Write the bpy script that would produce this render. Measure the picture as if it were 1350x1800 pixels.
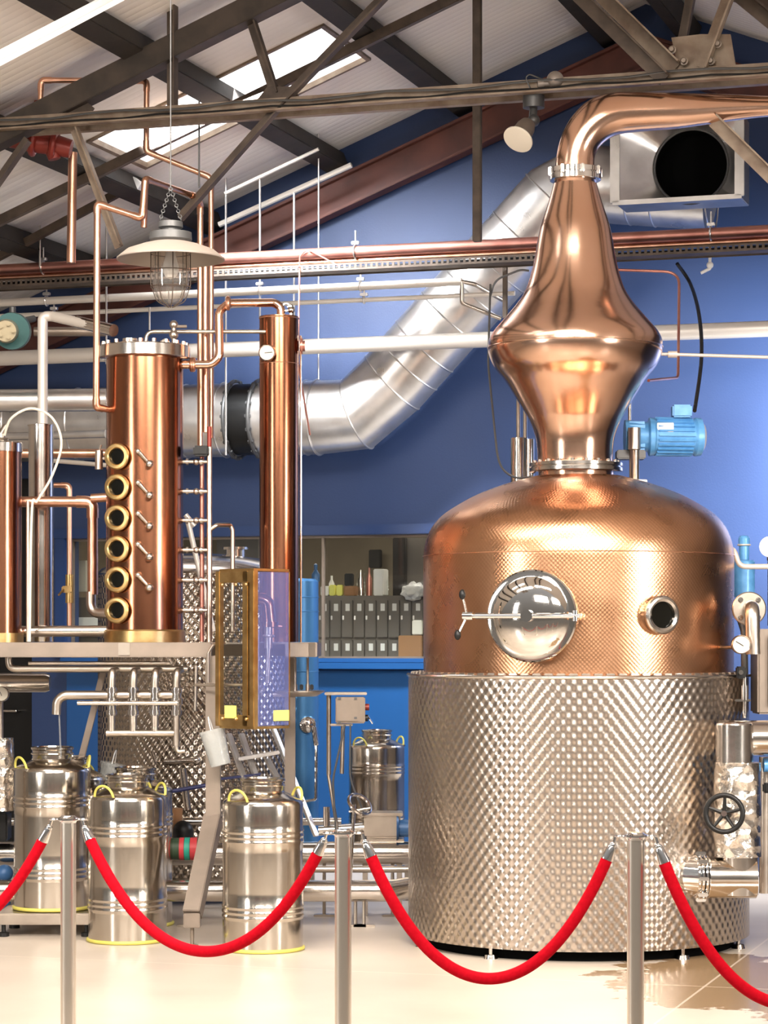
import bpy, bmesh, math, random
from mathutils import Vector, Matrix, noise
random.seed(7)
V = Vector
for o in list(bpy.data.objects): bpy.data.objects.remove(o)
SC = bpy.context.scene
COL = SC.collection

# ------------------------------------------------------------------ camera
F = 4300.0; EYE = 1.57; HZ = 1125.0
cd = bpy.data.cameras.new('camera'); cam = bpy.data.objects.new('camera', cd); COL.objects.link(cam)
cam.location = (0, 0, EYE); cam.rotation_euler = (math.pi/2, 0, 0)
cd.sensor_fit = 'VERTICAL'; cd.sensor_height = 36.0; cd.lens = 36.0*F/1800.0
cd.shift_y = (HZ-900.0)/1800.0
cd.clip_start = 0.05; cd.clip_end = 200
SC.camera = cam

# ------------------------------------------------------------------ building axes
TA = 0.32; CA = 1/math.sqrt(1+TA*TA); SA = TA*CA
O0 = V((1.759, 16.44, 0))                 # foot of the gable wall under the ridge
UD = V((CA, -SA, 0)); ND = V((-SA, -CA, 0))   # along the gable wall, and out of it into the hall
RZ = 5.844; RK = 0.39                     # ridge height, roof pitch
YAW = math.atan2(-SA, CA)
def B(u, n, z): return O0 + UD*u + ND*n + V((0, 0, z))
def roofz(u): return RZ - RK*abs(u)
def P(px, py, D): return V(((px-675)/F*D, D, EYE+(HZ-py)/F*D))
def dep(px, n):
    a = (px-675)/F
    # n = -(aD-Ox)SA-(D-Oy)CA
    return (O0.x*SA + O0.y*CA - n)/(a*SA+CA)
def W(px, py, n): return P(px, py, dep(px, n))
def WZ(px, n, z):
    D = dep(px, n); return V(((px-675)/F*D, D, z))
def XY(px, D, z): return V(((px-675)/F*D, D, z))

# ------------------------------------------------------------------ world, lights, exposure
w = bpy.data.worlds.new('world'); SC.world = w; w.use_nodes = True
wn = w.node_tree; bg = wn.nodes['Background']
tc = wn.nodes.new('ShaderNodeTexCoord'); sx = wn.nodes.new('ShaderNodeSeparateXYZ'); rp = wn.nodes.new('ShaderNodeValToRGB')
wn.links.new(tc.outputs['Generated'], sx.inputs[0]); wn.links.new(sx.outputs['Z'], rp.inputs[0]); wn.links.new(rp.outputs[0], bg.inputs[0])
rp.color_ramp.elements[0].position = 0.0; rp.color_ramp.elements[0].color = (0.42, 0.37, 0.32, 1)
rp.color_ramp.elements[1].position = 0.6; rp.color_ramp.elements[1].color = (1.0, 0.97, 0.95, 1)
bg.inputs[1].default_value = 0.34

def area(name, loc, target, sx_, sy_, power, col=(1, 1, 1), spread=None):
    l = bpy.data.lights.new(name, 'AREA'); l.shape = 'RECTANGLE'; l.size = sx_; l.size_y = sy_; l.energy = power; l.color = col
    if spread: l.spread = math.radians(spread)
    o = bpy.data.objects.new(name, l); COL.objects.link(o); o.location = loc
    o.rotation_euler = (V(target)-V(loc)).to_track_quat('-Z', 'Y').to_euler(); return o
WARM = (1.0, 0.90, 0.80)
area('skylight_daylight', B(-2.3, 2.25, 4.80), B(-1.5, 0.0, 2.3), 0.9, 0.5, 175, (0.93, 0.96, 1.0), 100)
area('hall_lamp_left', (-2.3, 9.4, 4.75), (-2.1, 10.6, 0.0), 2.2, 0.35, 92, WARM, 140)
area('hall_lamp_middle', (0.2, 9.0, 5.1), (0.3, 10.6, 0.0), 2.2, 0.35, 104, WARM, 140)
area('hall_lamp_right', (2.7, 8.8, 5.2), (2.4, 10.6, 0.0), 2.2, 0.35, 112, WARM, 140)
area('front_fill_left', (-2.0, 4.0, 5.0), (-1.4, 11.5, 0.9), 3.0, 1.3, 95, WARM, 70)  # added front fill light, not a fitting of the hall
area('front_fill_right', (2.4, 4.0, 5.2), (1.2, 11.8, 1.4), 3.0, 1.3, 150, WARM, 70)  # added front fill, sized for a broad highlight on the neck
area('reflection_strip_left', (-6.3, 6.0, 2.6), (0.0, 12.5, 1.5), 0.8, 2.6, 60, (1, 0.95, 0.9), 100)  # added upright strip light for reflections in the metal, no window here
area('reflection_strip_right', (5.6, 7.5, 2.8), (1.0, 12.5, 1.8), 0.8, 2.6, 100, (1, 0.95, 0.9), 100)  # matching added strip light on the right, also for metal reflections
area('wall_lamp_right', B(2.0, 1.1, 3.1), B(1.1, 0.0, 2.3), 0.35, 0.35, 210, (0.95, 0.97, 1.0), 150)
SC.view_settings.view_transform = 'Standard'; SC.view_settings.look = 'None'
SC.view_settings.gamma = 1.0; SC.view_settings.use_curve_mapping = False
SC.view_settings.exposure = 0.2

# ------------------------------------------------------------------ materials
def srgb(*c): return tuple(((x/255)/12.92 if x/255 <= 0.04045 else ((x/255+0.055)/1.055)**2.4) for x in c)
class NT:
    def __init__(s, m): s.t = m.node_tree; s.n = s.t.nodes; s.l = s.t.links
    def new(s, typ, **kw):
        x = s.n.new(typ)
        for k, v in kw.items():
            if k.startswith('i_'): x.inputs[k[2:].replace('_', ' ')].default_value = v
            else: setattr(x, k, v)
        return x
    def link(s, a, b): s.l.new(a, b)
    def math(s, op, a, b=None, c=None):
        x = s.n.new('ShaderNodeMath'); x.operation = op
        for i, q in enumerate((a, b, c)):
            if q is None: continue
            if isinstance(q, (int, float)): x.inputs[i].default_value = q
            else: s.l.new(q, x.inputs[i])
        return x.outputs[0]
def mat(name, col, metal=0.0, rough=0.5, col2=None, nscale=4.0, stretch=(1, 1, 1), bump=0.0, bscale=60.0, bstretch=(1, 1, 1), rvar=0.0, emit=0.0, sheen=0.0, coat=0.0, spec=None, aniso=0.0):
    m = bpy.data.materials.new(name); m.use_nodes = True; t = NT(m); bs = t.n['Principled BSDF']
    bs.inputs['Base Color'].default_value = (*col, 1); bs.inputs['Metallic'].default_value = metal; bs.inputs['Roughness'].default_value = rough
    if spec is not None: bs.inputs['Specular IOR Level'].default_value = spec
    if sheen: bs.inputs['Sheen Weight'].default_value = sheen
    if coat: bs.inputs['Coat Weight'].default_value = coat
    if emit: bs.inputs['Emission Color'].default_value = (*col, 1); bs.inputs['Emission Strength'].default_value = emit
    tcx = t.new('ShaderNodeTexCoord')
    if col2 is not None or rvar:
        mp = t.new('ShaderNodeMapping'); mp.inputs['Scale'].default_value = stretch
        nz = t.new('ShaderNodeTexNoise'); nz.inputs['Scale'].default_value = nscale; nz.inputs['Detail'].default_value = 6
        t.link(tcx.outputs['Object'], mp.inputs[0]); t.link(mp.outputs[0], nz.inputs['Vector'])
        if col2 is not None:
            r = t.new('ShaderNodeValToRGB'); r.color_ramp.elements[0].position = 0.35; r.color_ramp.elements[1].position = 0.65
            r.color_ramp.elements[0].color = (*col2, 1); r.color_ramp.elements[1].color = (*col, 1)
            t.link(nz.outputs['Fac'], r.inputs[0]); t.link(r.outputs[0], bs.inputs['Base Color'])
        if rvar:
            t.link(t.math('MULTIPLY_ADD', nz.outputs['Fac'], rvar*2, rough-rvar), bs.inputs['Roughness'])
    if bump:
        mp2 = t.new('ShaderNodeMapping'); mp2.inputs['Scale'].default_value = bstretch
        nz2 = t.new('ShaderNodeTexNoise'); nz2.inputs['Scale'].default_value = bscale; nz2.inputs['Detail'].default_value = 4
        b = t.new('ShaderNodeBump'); b.inputs['Strength'].default_value = 1.0; b.inputs['Distance'].default_value = bump
        t.link(tcx.outputs['Object'], mp2.inputs[0]); t.link(mp2.outputs[0], nz2.inputs['Vector'])
        t.link(nz2.outputs['Fac'], b.inputs['Height']); t.link(b.outputs[0], bs.inputs['Normal'])
    return m
M = {}
M['copper'] = mat('polished_copper', (0.84, 0.55, 0.41), 1, 0.18, (0.76, 0.47, 0.33), 3, (1, 1, 1), 0.0006, 14, rvar=0.05)
M['copper_soft'] = mat('satin_copper', (0.82, 0.46, 0.30), 1, 0.27, (0.76, 0.34, 0.18), 5, bump=0.0004, bscale=90, rvar=0.06)
M['copper_pipe'] = mat('copper_pipe', (0.80, 0.46, 0.32), 1, 0.30, (0.64, 0.34, 0.22), 12, (1, 1, 0.3), rvar=0.06)
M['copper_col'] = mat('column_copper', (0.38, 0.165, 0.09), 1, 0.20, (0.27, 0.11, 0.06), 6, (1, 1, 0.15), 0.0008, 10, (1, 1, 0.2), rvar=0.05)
M['copper_aged'] = mat('aged_pink_copper', (0.62, 0.30, 0.24), 0.9, 0.38, (0.46, 0.19, 0.15), 6)
M['steel'] = mat('polished_steel', (0.72, 0.68, 0.63), 1, 0.17, (0.60, 0.55, 0.50), 4, rvar=0.06, bump=0.0005, bscale=12)
M['steel_mirror'] = mat('mirror_steel', (0.80, 0.77, 0.73), 1, 0.06)
M['steel_keg'] = mat('keg_steel', (0.64, 0.59, 0.52), 1, 0.17, (0.50, 0.45, 0.39), 5, (1, 1, 0.4), 0.006, 8, (1, 1, 0.10), rvar=0.05)
M['steel_brush'] = mat('brushed_steel', (0.54, 0.48, 0.41), 1, 0.33, (0.46, 0.40, 0.34), 9, rvar=0.05)
M['steel_post'] = mat('satin_post_steel', (0.95, 0.88, 0.78), 1, 0.30, rvar=0.03)
M['steel_matte'] = mat('matte_stainless_frame', (0.27, 0.22, 0.18), 0.7, 0.45, (0.23, 0.19, 0.155), 8)
M['galv'] = mat('galvanised_duct', (0.74, 0.72, 0.70), 0.92, 0.30, (0.62, 0.60, 0.58), 7, (1, 1, 1), 0.002, 5, rvar=0.07)
M['white_pipe'] = mat('white_painted_pipe', (0.66, 0.61, 0.55), 0.3, 0.35)
M['brass'] = mat('brass', (0.60, 0.42, 0.19), 1, 0.33, (0.46, 0.30, 0.12), 14, rvar=0.06)
M['brass_dull'] = mat('dull_cream_brass', (0.42, 0.36, 0.24), 0.5, 0.4)
M['chrome'] = mat('chrome', (0.86, 0.85, 0.84), 1, 0.07)
M['black'] = mat('black_rubber', (0.008, 0.008, 0.008), 0, 0.4, spec=0.3)
M['dark'] = mat('dark_recess', (0.003, 0.003, 0.003), 0, 0.9, spec=0.05)
M['grey_dark'] = mat('dark_grey_metal', (0.10, 0.10, 0.10), 0.6, 0.45)
M['beam'] = mat('old_roof_steel', srgb(92, 78, 66), 0.15, 0.55, srgb(66, 54, 45), 9, (1, 1, 1), 0.001, 30)
M['beam_dark'] = mat('dark_roof_timber', srgb(46, 39, 33), 0.0, 0.75, srgb(32, 27, 23), 5, (1, 1, 1), 0.001, 25)
M['beam_backlit'] = mat('backlit_rafter_steel', srgb(66, 55, 46), 0.1, 0.6, srgb(48, 40, 33), 8)  # backlit tone of the truss steel, shade put into the colour
M['beam_lit_tan'] = mat('lit_tan_roof_steel', srgb(146, 130, 112), 0.1, 0.5, srgb(118, 98, 80), 10, (1, 1, 1), 0.001, 30)  # lit tone of the truss steel, light put into the colour
M['beam_red'] = mat('red_oxide_steel', srgb(100, 54, 42), 0.05, 0.6, srgb(78, 42, 33), 4)
M['red_valve'] = mat('red_valve_paint', srgb(128, 44, 34), 0.2, 0.4)
M['velvet'] = mat('red_velvet', (0.66, 0.003, 0.016), 0, 0.8, (0.56, 0.002, 0.012), 60, bump=0.0008, bscale=400, spec=0.1)
M['blue_paint'] = mat('blue_motor_paint', (0.12, 0.36, 0.70), 0.1, 0.32, (0.08, 0.28, 0.58), 20)
M['blue_dark'] = mat('dark_blue_pump_paint', (0.04, 0.12, 0.28), 0.1, 0.4)
M['blue_tank'] = mat('blue_tank_shell', (0.07, 0.22, 0.46), 0.55, 0.30, (0.05, 0.17, 0.38), 3)
M['cream'] = mat('cream_enamel', (0.72, 0.66, 0.55), 0, 0.4)
M['grey_shade'] = mat('grey_enamel_shade', (0.24, 0.20, 0.17), 0.2, 0.42)
M['white'] = mat('white_plastic', (0.8, 0.8, 0.78), 0, 0.4)
M['yellow'] = mat('yellow_rubber', (0.50, 0.45, 0.09), 0, 0.5)
M['yellow2'] = mat('yellow_sticker', (0.80, 0.76, 0.16), 0, 0.5)
M['teal'] = mat('dark_teal_paint', (0.03, 0.12, 0.12), 0.1, 0.4)
M['green'] = mat('green_hose', (0.03, 0.06, 0.03), 0, 0.5)
M['red_band'] = mat('red_band', (0.5, 0.04, 0.05), 0, 0.5)
M['green_band'] = mat('green_band', (0.02, 0.30, 0.22), 0, 0.5)
M['card'] = mat('cardboard', srgb(150, 108, 72), 0, 0.8)
M['locker'] = mat('grey_locker_paint', srgb(112, 104, 96), 0.1, 0.5)
M['paper'] = mat('white_paper', (0.78, 0.75, 0.70), 0, 0.7)
M['plaster'] = mat('beige_office_plaster', srgb(142, 128, 106), 0, 0.8, srgb(126, 112, 92), 2)
M['gauge_face'] = mat('gauge_face', (0.62, 0.58, 0.50), 0, 0.4)
M['wall'] = mat('blue_wall_paint', srgb(34, 56, 97), 0, 0.55, srgb(31, 52, 91), 1.5, bump=0.0006, bscale=80)
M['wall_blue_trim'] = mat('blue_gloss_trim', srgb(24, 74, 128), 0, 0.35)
M['wall_navy_trim'] = mat('navy_gloss_trim', srgb(24, 52, 98), 0, 0.35)
M['glass_dark'] = mat('black_glass', (0.004, 0.004, 0.003), 0, 0.06, spec=0.4)
M['wall_cream'] = mat('side_wall_paint', (0.55, 0.50, 0.44), 0, 0.7)
M['navy'] = mat('navy_plastic', (0.015, 0.02, 0.09), 0, 0.5)
M['amber'] = mat('amber_box', (0.62, 0.33, 0.05), 0.3, 0.4)
M['ladder'] = mat('aluminium_rail', (0.70, 0.68, 0.66), 0.9, 0.35)

def glassmat(name, tint=(1, 1, 1), gloss=0.12, rough=0.03, milky=0.0, dcol=(0.8, 0.8, 0.78)):
    m = bpy.data.materials.new(name); m.use_nodes = True; t = NT(m); t.n.remove(t.n['Principled BSDF'])
    out = t.n['Material Output']
    tr = t.new('ShaderNodeBsdfTransparent'); tr.inputs[0].default_value = (*tint, 1)
    gl = t.new('ShaderNodeBsdfGlossy'); gl.inputs['Roughness'].default_value = rough
    fr = t.new('ShaderNodeLayerWeight'); fr.inputs[0].default_value = 0.5
    f = t.math('MULTIPLY_ADD', t.math('POWER', fr.outputs['Facing'], 4.0), 0.5, gloss)
    mx = t.new('ShaderNodeMixShader'); t.link(f, mx.inputs[0]); t.link(tr.outputs[0], mx.inputs[1]); t.link(gl.outputs[0], mx.inputs[2])
    last = mx.outputs[0]
    if milky:
        d = t.new('ShaderNodeBsdfDiffuse'); d.inputs[0].default_value = (*dcol, 1)
        m2 = t.new('ShaderNodeMixShader'); m2.inputs[0].default_value = milky; t.link(last, m2.inputs[1]); t.link(d.outputs[0], m2.inputs[2]); last = m2.outputs[0]
    t.link(last, out.inputs[0]); return m
M['glass'] = glassmat('clear_glass', (0.96, 0.98, 0.97), 0.04)
M['glass_jar'] = glassmat('lamp_jar_glass', (0.90, 0.86, 0.82), 0.14, 0.05, 0.06)
M['glass_reflect'] = glassmat('violet_reflection_glass', (0.80, 0.84, 1.0), 0.07, 0.02, 0.14, (0.25, 0.30, 0.68))  # a blue reflection painted into the pane as tint and diffuse colour
M['milky'] = glassmat('translucent_plastic', (0.85, 0.87, 0.87), 0.03, 0.3, 0.16)
M['water'] = glassmat('water', (0.9, 0.93, 0.96), 0.2, 0.02, 0.1)

def dimple(name, base, pu, pz, dist, rough):
    m = mat(name, base, 1, rough); t = NT(m); bs = t.n['Principled BSDF']
    tcx = t.new('ShaderNodeTexCoord'); s = t.new('ShaderNodeSeparateXYZ'); t.link(tcx.outputs['Object'], s.inputs[0])
    th = t.math('ARCTAN2', s.outputs['Y'], s.outputs['X'])
    a = t.math('MULTIPLY', th, 1/pu); b = t.math('MULTIPLY', s.outputs['Z'], 1/pz)
    h = t.math('MULTIPLY', t.math('COSINE', t.math('MULTIPLY', a, 2*math.pi)), t.math('COSINE', t.math('MULTIPLY', b, math.pi)))
    bp = t.new('ShaderNodeBump'); bp.inputs['Strength'].default_value = 1.0; bp.inputs['Distance'].default_value = dist
    t.link(h, bp.inputs['Height']); t.link(bp.outputs[0], bs.inputs['Normal']); return m
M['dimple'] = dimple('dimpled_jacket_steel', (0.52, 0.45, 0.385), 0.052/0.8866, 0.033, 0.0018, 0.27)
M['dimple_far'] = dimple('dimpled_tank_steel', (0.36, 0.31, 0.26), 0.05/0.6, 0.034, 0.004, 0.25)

def hammered():
    m = mat('hand_planished_copper', (0.60, 0.325, 0.185), 1, 0.28, (0.54, 0.285, 0.155), 6, rvar=0.05); t = NT(m); bs = t.n['Principled BSDF']
    tcx = t.new('ShaderNodeTexCoord'); s = t.new('ShaderNodeSeparateXYZ'); t.link(tcx.outputs['Object'], s.inputs[0])
    th = t.math('ARCTAN2', s.outputs['Y'], s.outputs['X'])
    sa = t.math('SINE', t.math('MULTIPLY', th, 2*math.pi*0.81/0.022)); sb = t.math('SINE', t.math('MULTIPLY', s.outputs['Z'], 2*math.pi/0.022))
    h = t.math('MULTIPLY', sa, sb)
    bp = t.new('ShaderNodeBump'); bp.inputs['Strength'].default_value = 1.0; bp.inputs['Distance'].default_value = 0.00022
    t.link(h, bp.inputs['Height']); t.link(bp.outputs[0], bs.inputs['Normal']); return m
M['copper_pot'] = hammered()

def foil():
    m = mat('crumpled_foil', (0.82, 0.76, 0.68), 1, 0.22); t = NT(m); bs = t.n['Principled BSDF']
    tcx = t.new('ShaderNodeTexCoord'); v = t.new('ShaderNodeTexVoronoi'); v.inputs['Scale'].default_value = 16; v.feature = 'F1'
    nz = t.new('ShaderNodeTexNoise'); nz.inputs['Scale'].default_value = 9; nz.inputs['Detail'].default_value = 5
    t.link(tcx.outputs['Object'], v.inputs['Vector']); t.link(tcx.outputs['Object'], nz.inputs['Vector'])
    h = t.math('ADD', v.outputs['Distance'], t.math('MULTIPLY', nz.outputs['Fac'], 1.3))
    bp = t.new('ShaderNodeBump'); bp.inputs['Distance'].default_value = 0.012; t.link(h, bp.inputs['Height']); t.link(bp.outputs[0], bs.inputs['Normal']); return m
M['foil'] = foil()

def floor_mat():
    m = mat('sealed_cream_floor', (0.6, 0.5, 0.4), 0, 0.32); t = NT(m); bs = t.n['Principled BSDF']
    g = t.new('ShaderNodeNewGeometry'); s = t.new('ShaderNodeSeparateXYZ'); t.link(g.outputs['Position'], s.inputs[0])
    nz = t.new('ShaderNodeTexNoise'); nz.inputs['Scale'].default_value = 1.3; nz.inputs['Detail'].default_value = 7; t.link(g.outputs['Position'], nz.inputs['Vector'])
    r = t.new('ShaderNodeValToRGB'); r.color_ramp.elements[0].position = 0.3; r.color_ramp.elements[1].position = 0.7
    r.color_ramp.elements[0].color = (*srgb(182, 170, 157), 1); r.color_ramp.elements[1].color = (*srgb(198, 187, 173), 1); t.link(nz.outputs['Fac'], r.inputs[0])
    # wet patch beside the still
    nw = t.new('ShaderNodeTexNoise'); nw.inputs['Scale'].default_value = 4.5; nw.inputs['Detail'].default_value = 5; t.link(g.outputs['Position'], nw.inputs['Vector'])
    dx = t.math('DIVIDE', t.math('SUBTRACT', s.outputs['X'], 1.66), 0.62); dy = t.math('DIVIDE', t.math('SUBTRACT', s.outputs['Y'], 11.25), 1.05)
    d = t.math('SQRT', t.math('ADD', t.math('MULTIPLY', dx, dx), t.math('MULTIPLY', dy, dy)))
    e = t.math('ADD', d, t.math('MULTIPLY', nw.outputs['Fac'], 1.5))
    wet = t.new('ShaderNodeMapRange'); wet.inputs[1].default_value = 1.74; wet.inputs[2].default_value = 1.68; t.link(e, wet.inputs[0])
    mx = t.new('ShaderNodeMix'); mx.data_type = 'RGBA'; t.link(wet.outputs[0], mx.inputs[0]); t.link(r.outputs[0], mx.inputs[6]); mx.inputs[7].default_value = (*srgb(150, 124, 94), 1)
    # slab joints along the building axes
    uu = t.math('ADD', t.math('MULTIPLY', s.outputs['X'], CA), t.math('MULTIPLY', s.outputs['Y'], -SA))
    vv = t.math('ADD', t.math('MULTIPLY', s.outputs['X'], SA), t.math('MULTIPLY', s.outputs['Y'], CA))
    def joint(q, c0, per):
        f = t.math('ABSOLUTE', t.math('SUBTRACT', t.math('FRACT', t.math('ADD', t.math('DIVIDE', t.math('SUBTRACT', q, c0), per), 0.5)), 0.5))
        return t.math('LESS_THAN', f, 0.006/per)
    u0 = 1.105*CA-10.0*SA; 
    j = t.math('MAXIMUM', joint(uu, u0, 4.0), joint(vv, 11.0, 4.0))
    m2 = t.new('ShaderNodeMix'); m2.data_type = 'RGBA'; t.link(t.math('MULTIPLY', j, 0.6), m2.inputs[0]); t.link(mx.outputs[2], m2.inputs[6]); m2.inputs[7].default_value = (*srgb(228, 214, 196), 1)
    t.link(m2.outputs[2], bs.inputs['Base Color'])
    t.link(t.math('MULTIPLY_ADD', wet.outputs[0], -0.2, 0.34), bs.inputs['Roughness']); return m
M['floor'] = floor_mat()

def roof_mat():
    m = mat('white_corrugated_lining', srgb(244, 238, 230), 0, 0.6); t = NT(m); bs = t.n['Principled BSDF']
    g = t.new('ShaderNodeNewGeometry'); s = t.new('ShaderNodeSeparateXYZ'); t.link(g.outputs['Position'], s.inputs[0])
    n = t.math('ADD', t.math('MULTIPLY', s.outputs['X'], SA), t.math('MULTIPLY', s.outputs['Y'], CA))
    wv = t.math('SINE', t.math('MULTIPLY', n, 2*math.pi/0.075*0.5))
    bp = t.new('ShaderNodeBump'); bp.inputs['Distance'].default_value = 0.003; t.link(t.math('POWER', t.math('ABSOLUTE', wv), 0.5), bp.inputs['Height']); t.link(bp.outputs[0], bs.inputs['Normal']); return m
M['roof'] = roof_mat()
M['skylight'] = mat('translucent_roof_sheet', (1.0, 1.0, 1.0), 0, 0.6, emit=2.4)
M['tube_lamp'] = mat('lamp_diffuser', (1.0, 0.95, 0.86), 0, 0.5, emit=0.7)

# ------------------------------------------------------------------ mesh helpers
OFF = {}
def NB(): return bmesh.new()
def _link(name, bm, m, parent, loc):
    bmesh.ops.recalc_face_normals(bm, faces=bm.faces)
    me = bpy.data.meshes.new(name)
    if parent is not None: off = OFF[parent.name]
    elif loc is not None: off = V(loc)
    else:
        xs = [v.co for v in bm.verts]
        off = V(((min(c.x for c in xs)+max(c.x for c in xs))/2, (min(c.y for c in xs)+max(c.y for c in xs))/2, min(c.z for c in xs)))
    bmesh.ops.translate(bm, verts=bm.verts, vec=-off)
    bm.to_mesh(me); bm.free()
    me.polygons.foreach_set('use_smooth', [True]*len(me.polygons)); me.set_sharp_from_angle(angle=math.radians(32))
    me.materials.append(M[m])
    o = bpy.data.objects.new(name, me); COL.objects.link(o)
    if parent is not None: o.parent = parent
    else: o.location = off
    OFF[o.name] = off
    return o
def part(parent, name, bm, m, label=None):
    o = _link(name, bm, m, parent, None)
    if label: o['label'] = label
    return o
def tag(o, label, cat, group=None):
    o['label'] = label; o['category'] = cat
    if group: o['group'] = group
    return o
def thing(name, label, cat, loc, group=None):
    o = bpy.data.objects.new(name, None); COL.objects.link(o); o.location = loc; o.empty_display_size = 0.1
    OFF[o.name] = V(loc); return tag(o, label, cat, group)
def single(name, label, cat, bm, m, group=None, loc=None): return tag(_link(name, bm, m, None, loc), label, cat, group)
def struct(name, bm, m, parent=None):
    o = _link(name, bm, m, parent, None)
    if parent is None: o['kind'] = 'structure'
    return o
def dup(root, loc, label=None, rotz=0, scale=1, group=None):
    r = root.copy(); COL.objects.link(r); r.location = loc; r.rotation_euler = (0, 0, rotz); r.scale = (scale,)*3
    if label: r['label'] = label
    if group: r['group'] = group
    for ch in list(root.children):
        c = ch.copy(); COL.objects.link(c); c.parent = r
        for g in list(ch.children):
            d = g.copy(); COL.objects.link(d); d.parent = c
    return r

def frame_of(d):
    d = d.normalized(); up = V((0, 0, 1)) if abs(d.z) < 0.95 else V((0, 1, 0))
    x = d.cross(up).normalized(); y = x.cross(d).normalized(); return x, y, d
def box(bm, c, s, X=None, Y=None, Z=None):
    X = X or V((1, 0, 0)); Y = Y or V((0, 1, 0)); Z = Z or V((0, 0, 1)); c = V(c)
    vs = [bm.verts.new(c + X*(s[0]/2*i) + Y*(s[1]/2*j) + Z*(s[2]/2*k)) for i in (-1, 1) for j in (-1, 1) for k in (-1, 1)]
    fs = []
    for f in ((0, 1, 3, 2), (4, 6, 7, 5), (0, 4, 5, 1), (2, 3, 7, 6), (0, 2, 6, 4), (1, 5, 7, 3)): fs.append(bm.faces.new([vs[i] for i in f]))
    return vs, fs
def bbox(bm, c, s, bev=0.004, X=None, Y=None, Z=None):
    vs, fs = box(bm, c, s, X, Y, Z)
    es = list({e for f in fs for e in f.edges}); bmesh.ops.bevel(bm, geom=es, offset=min(bev, min(s)*0.3), segments=2, affect='EDGES')
def ubox(bm, u, n, z, su, sn, sz, bev=0.004): bbox(bm, B(u, n, z), (su, sn, sz), bev, UD, ND, V((0, 0, 1)))
def beam(bm, p0, p1, wd, ht, up=None, bev=0.004):
    d = (p1-p0); L = d.length; d = d.normalized(); up = up or V((0, 0, 1))
    x = d.cross(up).normalized(); y = x.cross(d).normalized()
    bbox(bm, (p0+p1)/2, (L, wd, ht), bev, d, x, y)
def angle(bm, p0, p1, wd, th, side, face):   # L section: one leg along side, one along face
    d = (p1-p0).normalized(); side = (side-d*side.dot(d)).normalized(); face = (face-d*face.dot(d)-side*face.dot(side)).normalized(); L = (p1-p0).length; c = (p0+p1)/2
    box(bm, c+side*(wd/2), (L, wd, th), d, side, face)
    box(bm, c+face*(wd/2), (L, th, wd), d, side, face)
def prism(bm, pts2, f0, f1):
    a = [bm.verts.new(f0(*p)) for p in pts2]; b = [bm.verts.new(f1(*p)) for p in pts2]
    bm.faces.new(a); bm.faces.new(b[::-1])
    for i in range(len(a)): j = (i+1) % len(a); bm.faces.new([a[i], b[i], b[j], a[j]])
def rounded(pts, r, k=6):
    pts = [V(p) for p in pts]
    if r <= 0 or len(pts) < 3: return pts
    out = [pts[0]]
    for i in range(1, len(pts)-1):
        a, b, c = pts[i-1], pts[i], pts[i+1]; u = (a-b); v = (c-b); lu, lv = u.length, v.length
        if lu < 1e-6 or lv < 1e-6: continue
        u /= lu; v /= lv; ang = u.angle(v)
        if ang > math.radians(176): out.append(b); continue
        t = min(r/math.tan(ang/2), lu*0.49, lv*0.49)
        p0, p1 = b+u*t, b+v*t
        for j in range(k+1):
            q = j/k; out.append(p0*(1-q)**2 + b*2*q*(1-q) + p1*q*q)
    out.append(pts[-1]); return out
def tube(bm, pts, r, seg=14, bend=0.0, cap=True):
    pts = rounded(pts, bend) if bend else [V(p) for p in pts]
    n = len(pts); rr = r if isinstance(r, (list, tuple)) else [r]*n
    x = None; rings = []
    for i in range(n):
        if i == 0: d = pts[1]-pts[0]
        elif i == n-1: d = pts[-1]-pts[-2]
        else: d = (pts[i+1]-pts[i]).normalized()+(pts[i]-pts[i-1]).normalized()
        d = d.normalized()
        if x is None: x = frame_of(d)[0]
        x = (x-d*x.dot(d)); x = x.normalized() if x.length > 1e-6 else frame_of(d)[0]
        y = d.cross(x)
        rings.append([bm.verts.new(pts[i]+(x*math.cos(t)+y*math.sin(t))*rr[i]) for t in (2*math.pi*k/seg for k in range(seg))])
    for i in range(n-1):
        for k in range(seg):
            j = (k+1) % seg; bm.faces.new([rings[i][k], rings[i][j], rings[i+1][j], rings[i+1][k]])
    if cap: bm.faces.new(rings[0][::-1]); bm.faces.new(rings[-1])
def cyl(bm, p0, p1, r0, r1=None, seg=24): tube(bm, [V(p0), V(p1)], [r0, r0 if r1 is None else r1], seg)
def lathe(bm, prof, origin, axis=V((0, 0, 1)), seg=64):
    x, y, d = frame_of(axis); origin = V(origin); rings = []
    for r, h in prof:
        if r < 1e-5: rings.append([bm.verts.new(origin+d*h)])
        else: rings.append([bm.verts.new(origin+d*h+(x*math.cos(t)+y*math.sin(t))*r) for t in (2*math.pi*k/seg for k in range(seg))])
    for a, b in zip(rings, rings[1:]):
        for k in range(seg):
            j = (k+1) % seg
            if len(a) == 1 and len(b) == 1: continue
            if len(a) == 1: bm.faces.new([a[0], b[j], b[k]])
            elif len(b) == 1: bm.faces.new([a[k], a[j], b[0]])
            else: bm.faces.new([a[k], a[j], b[j], b[k]])
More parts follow.
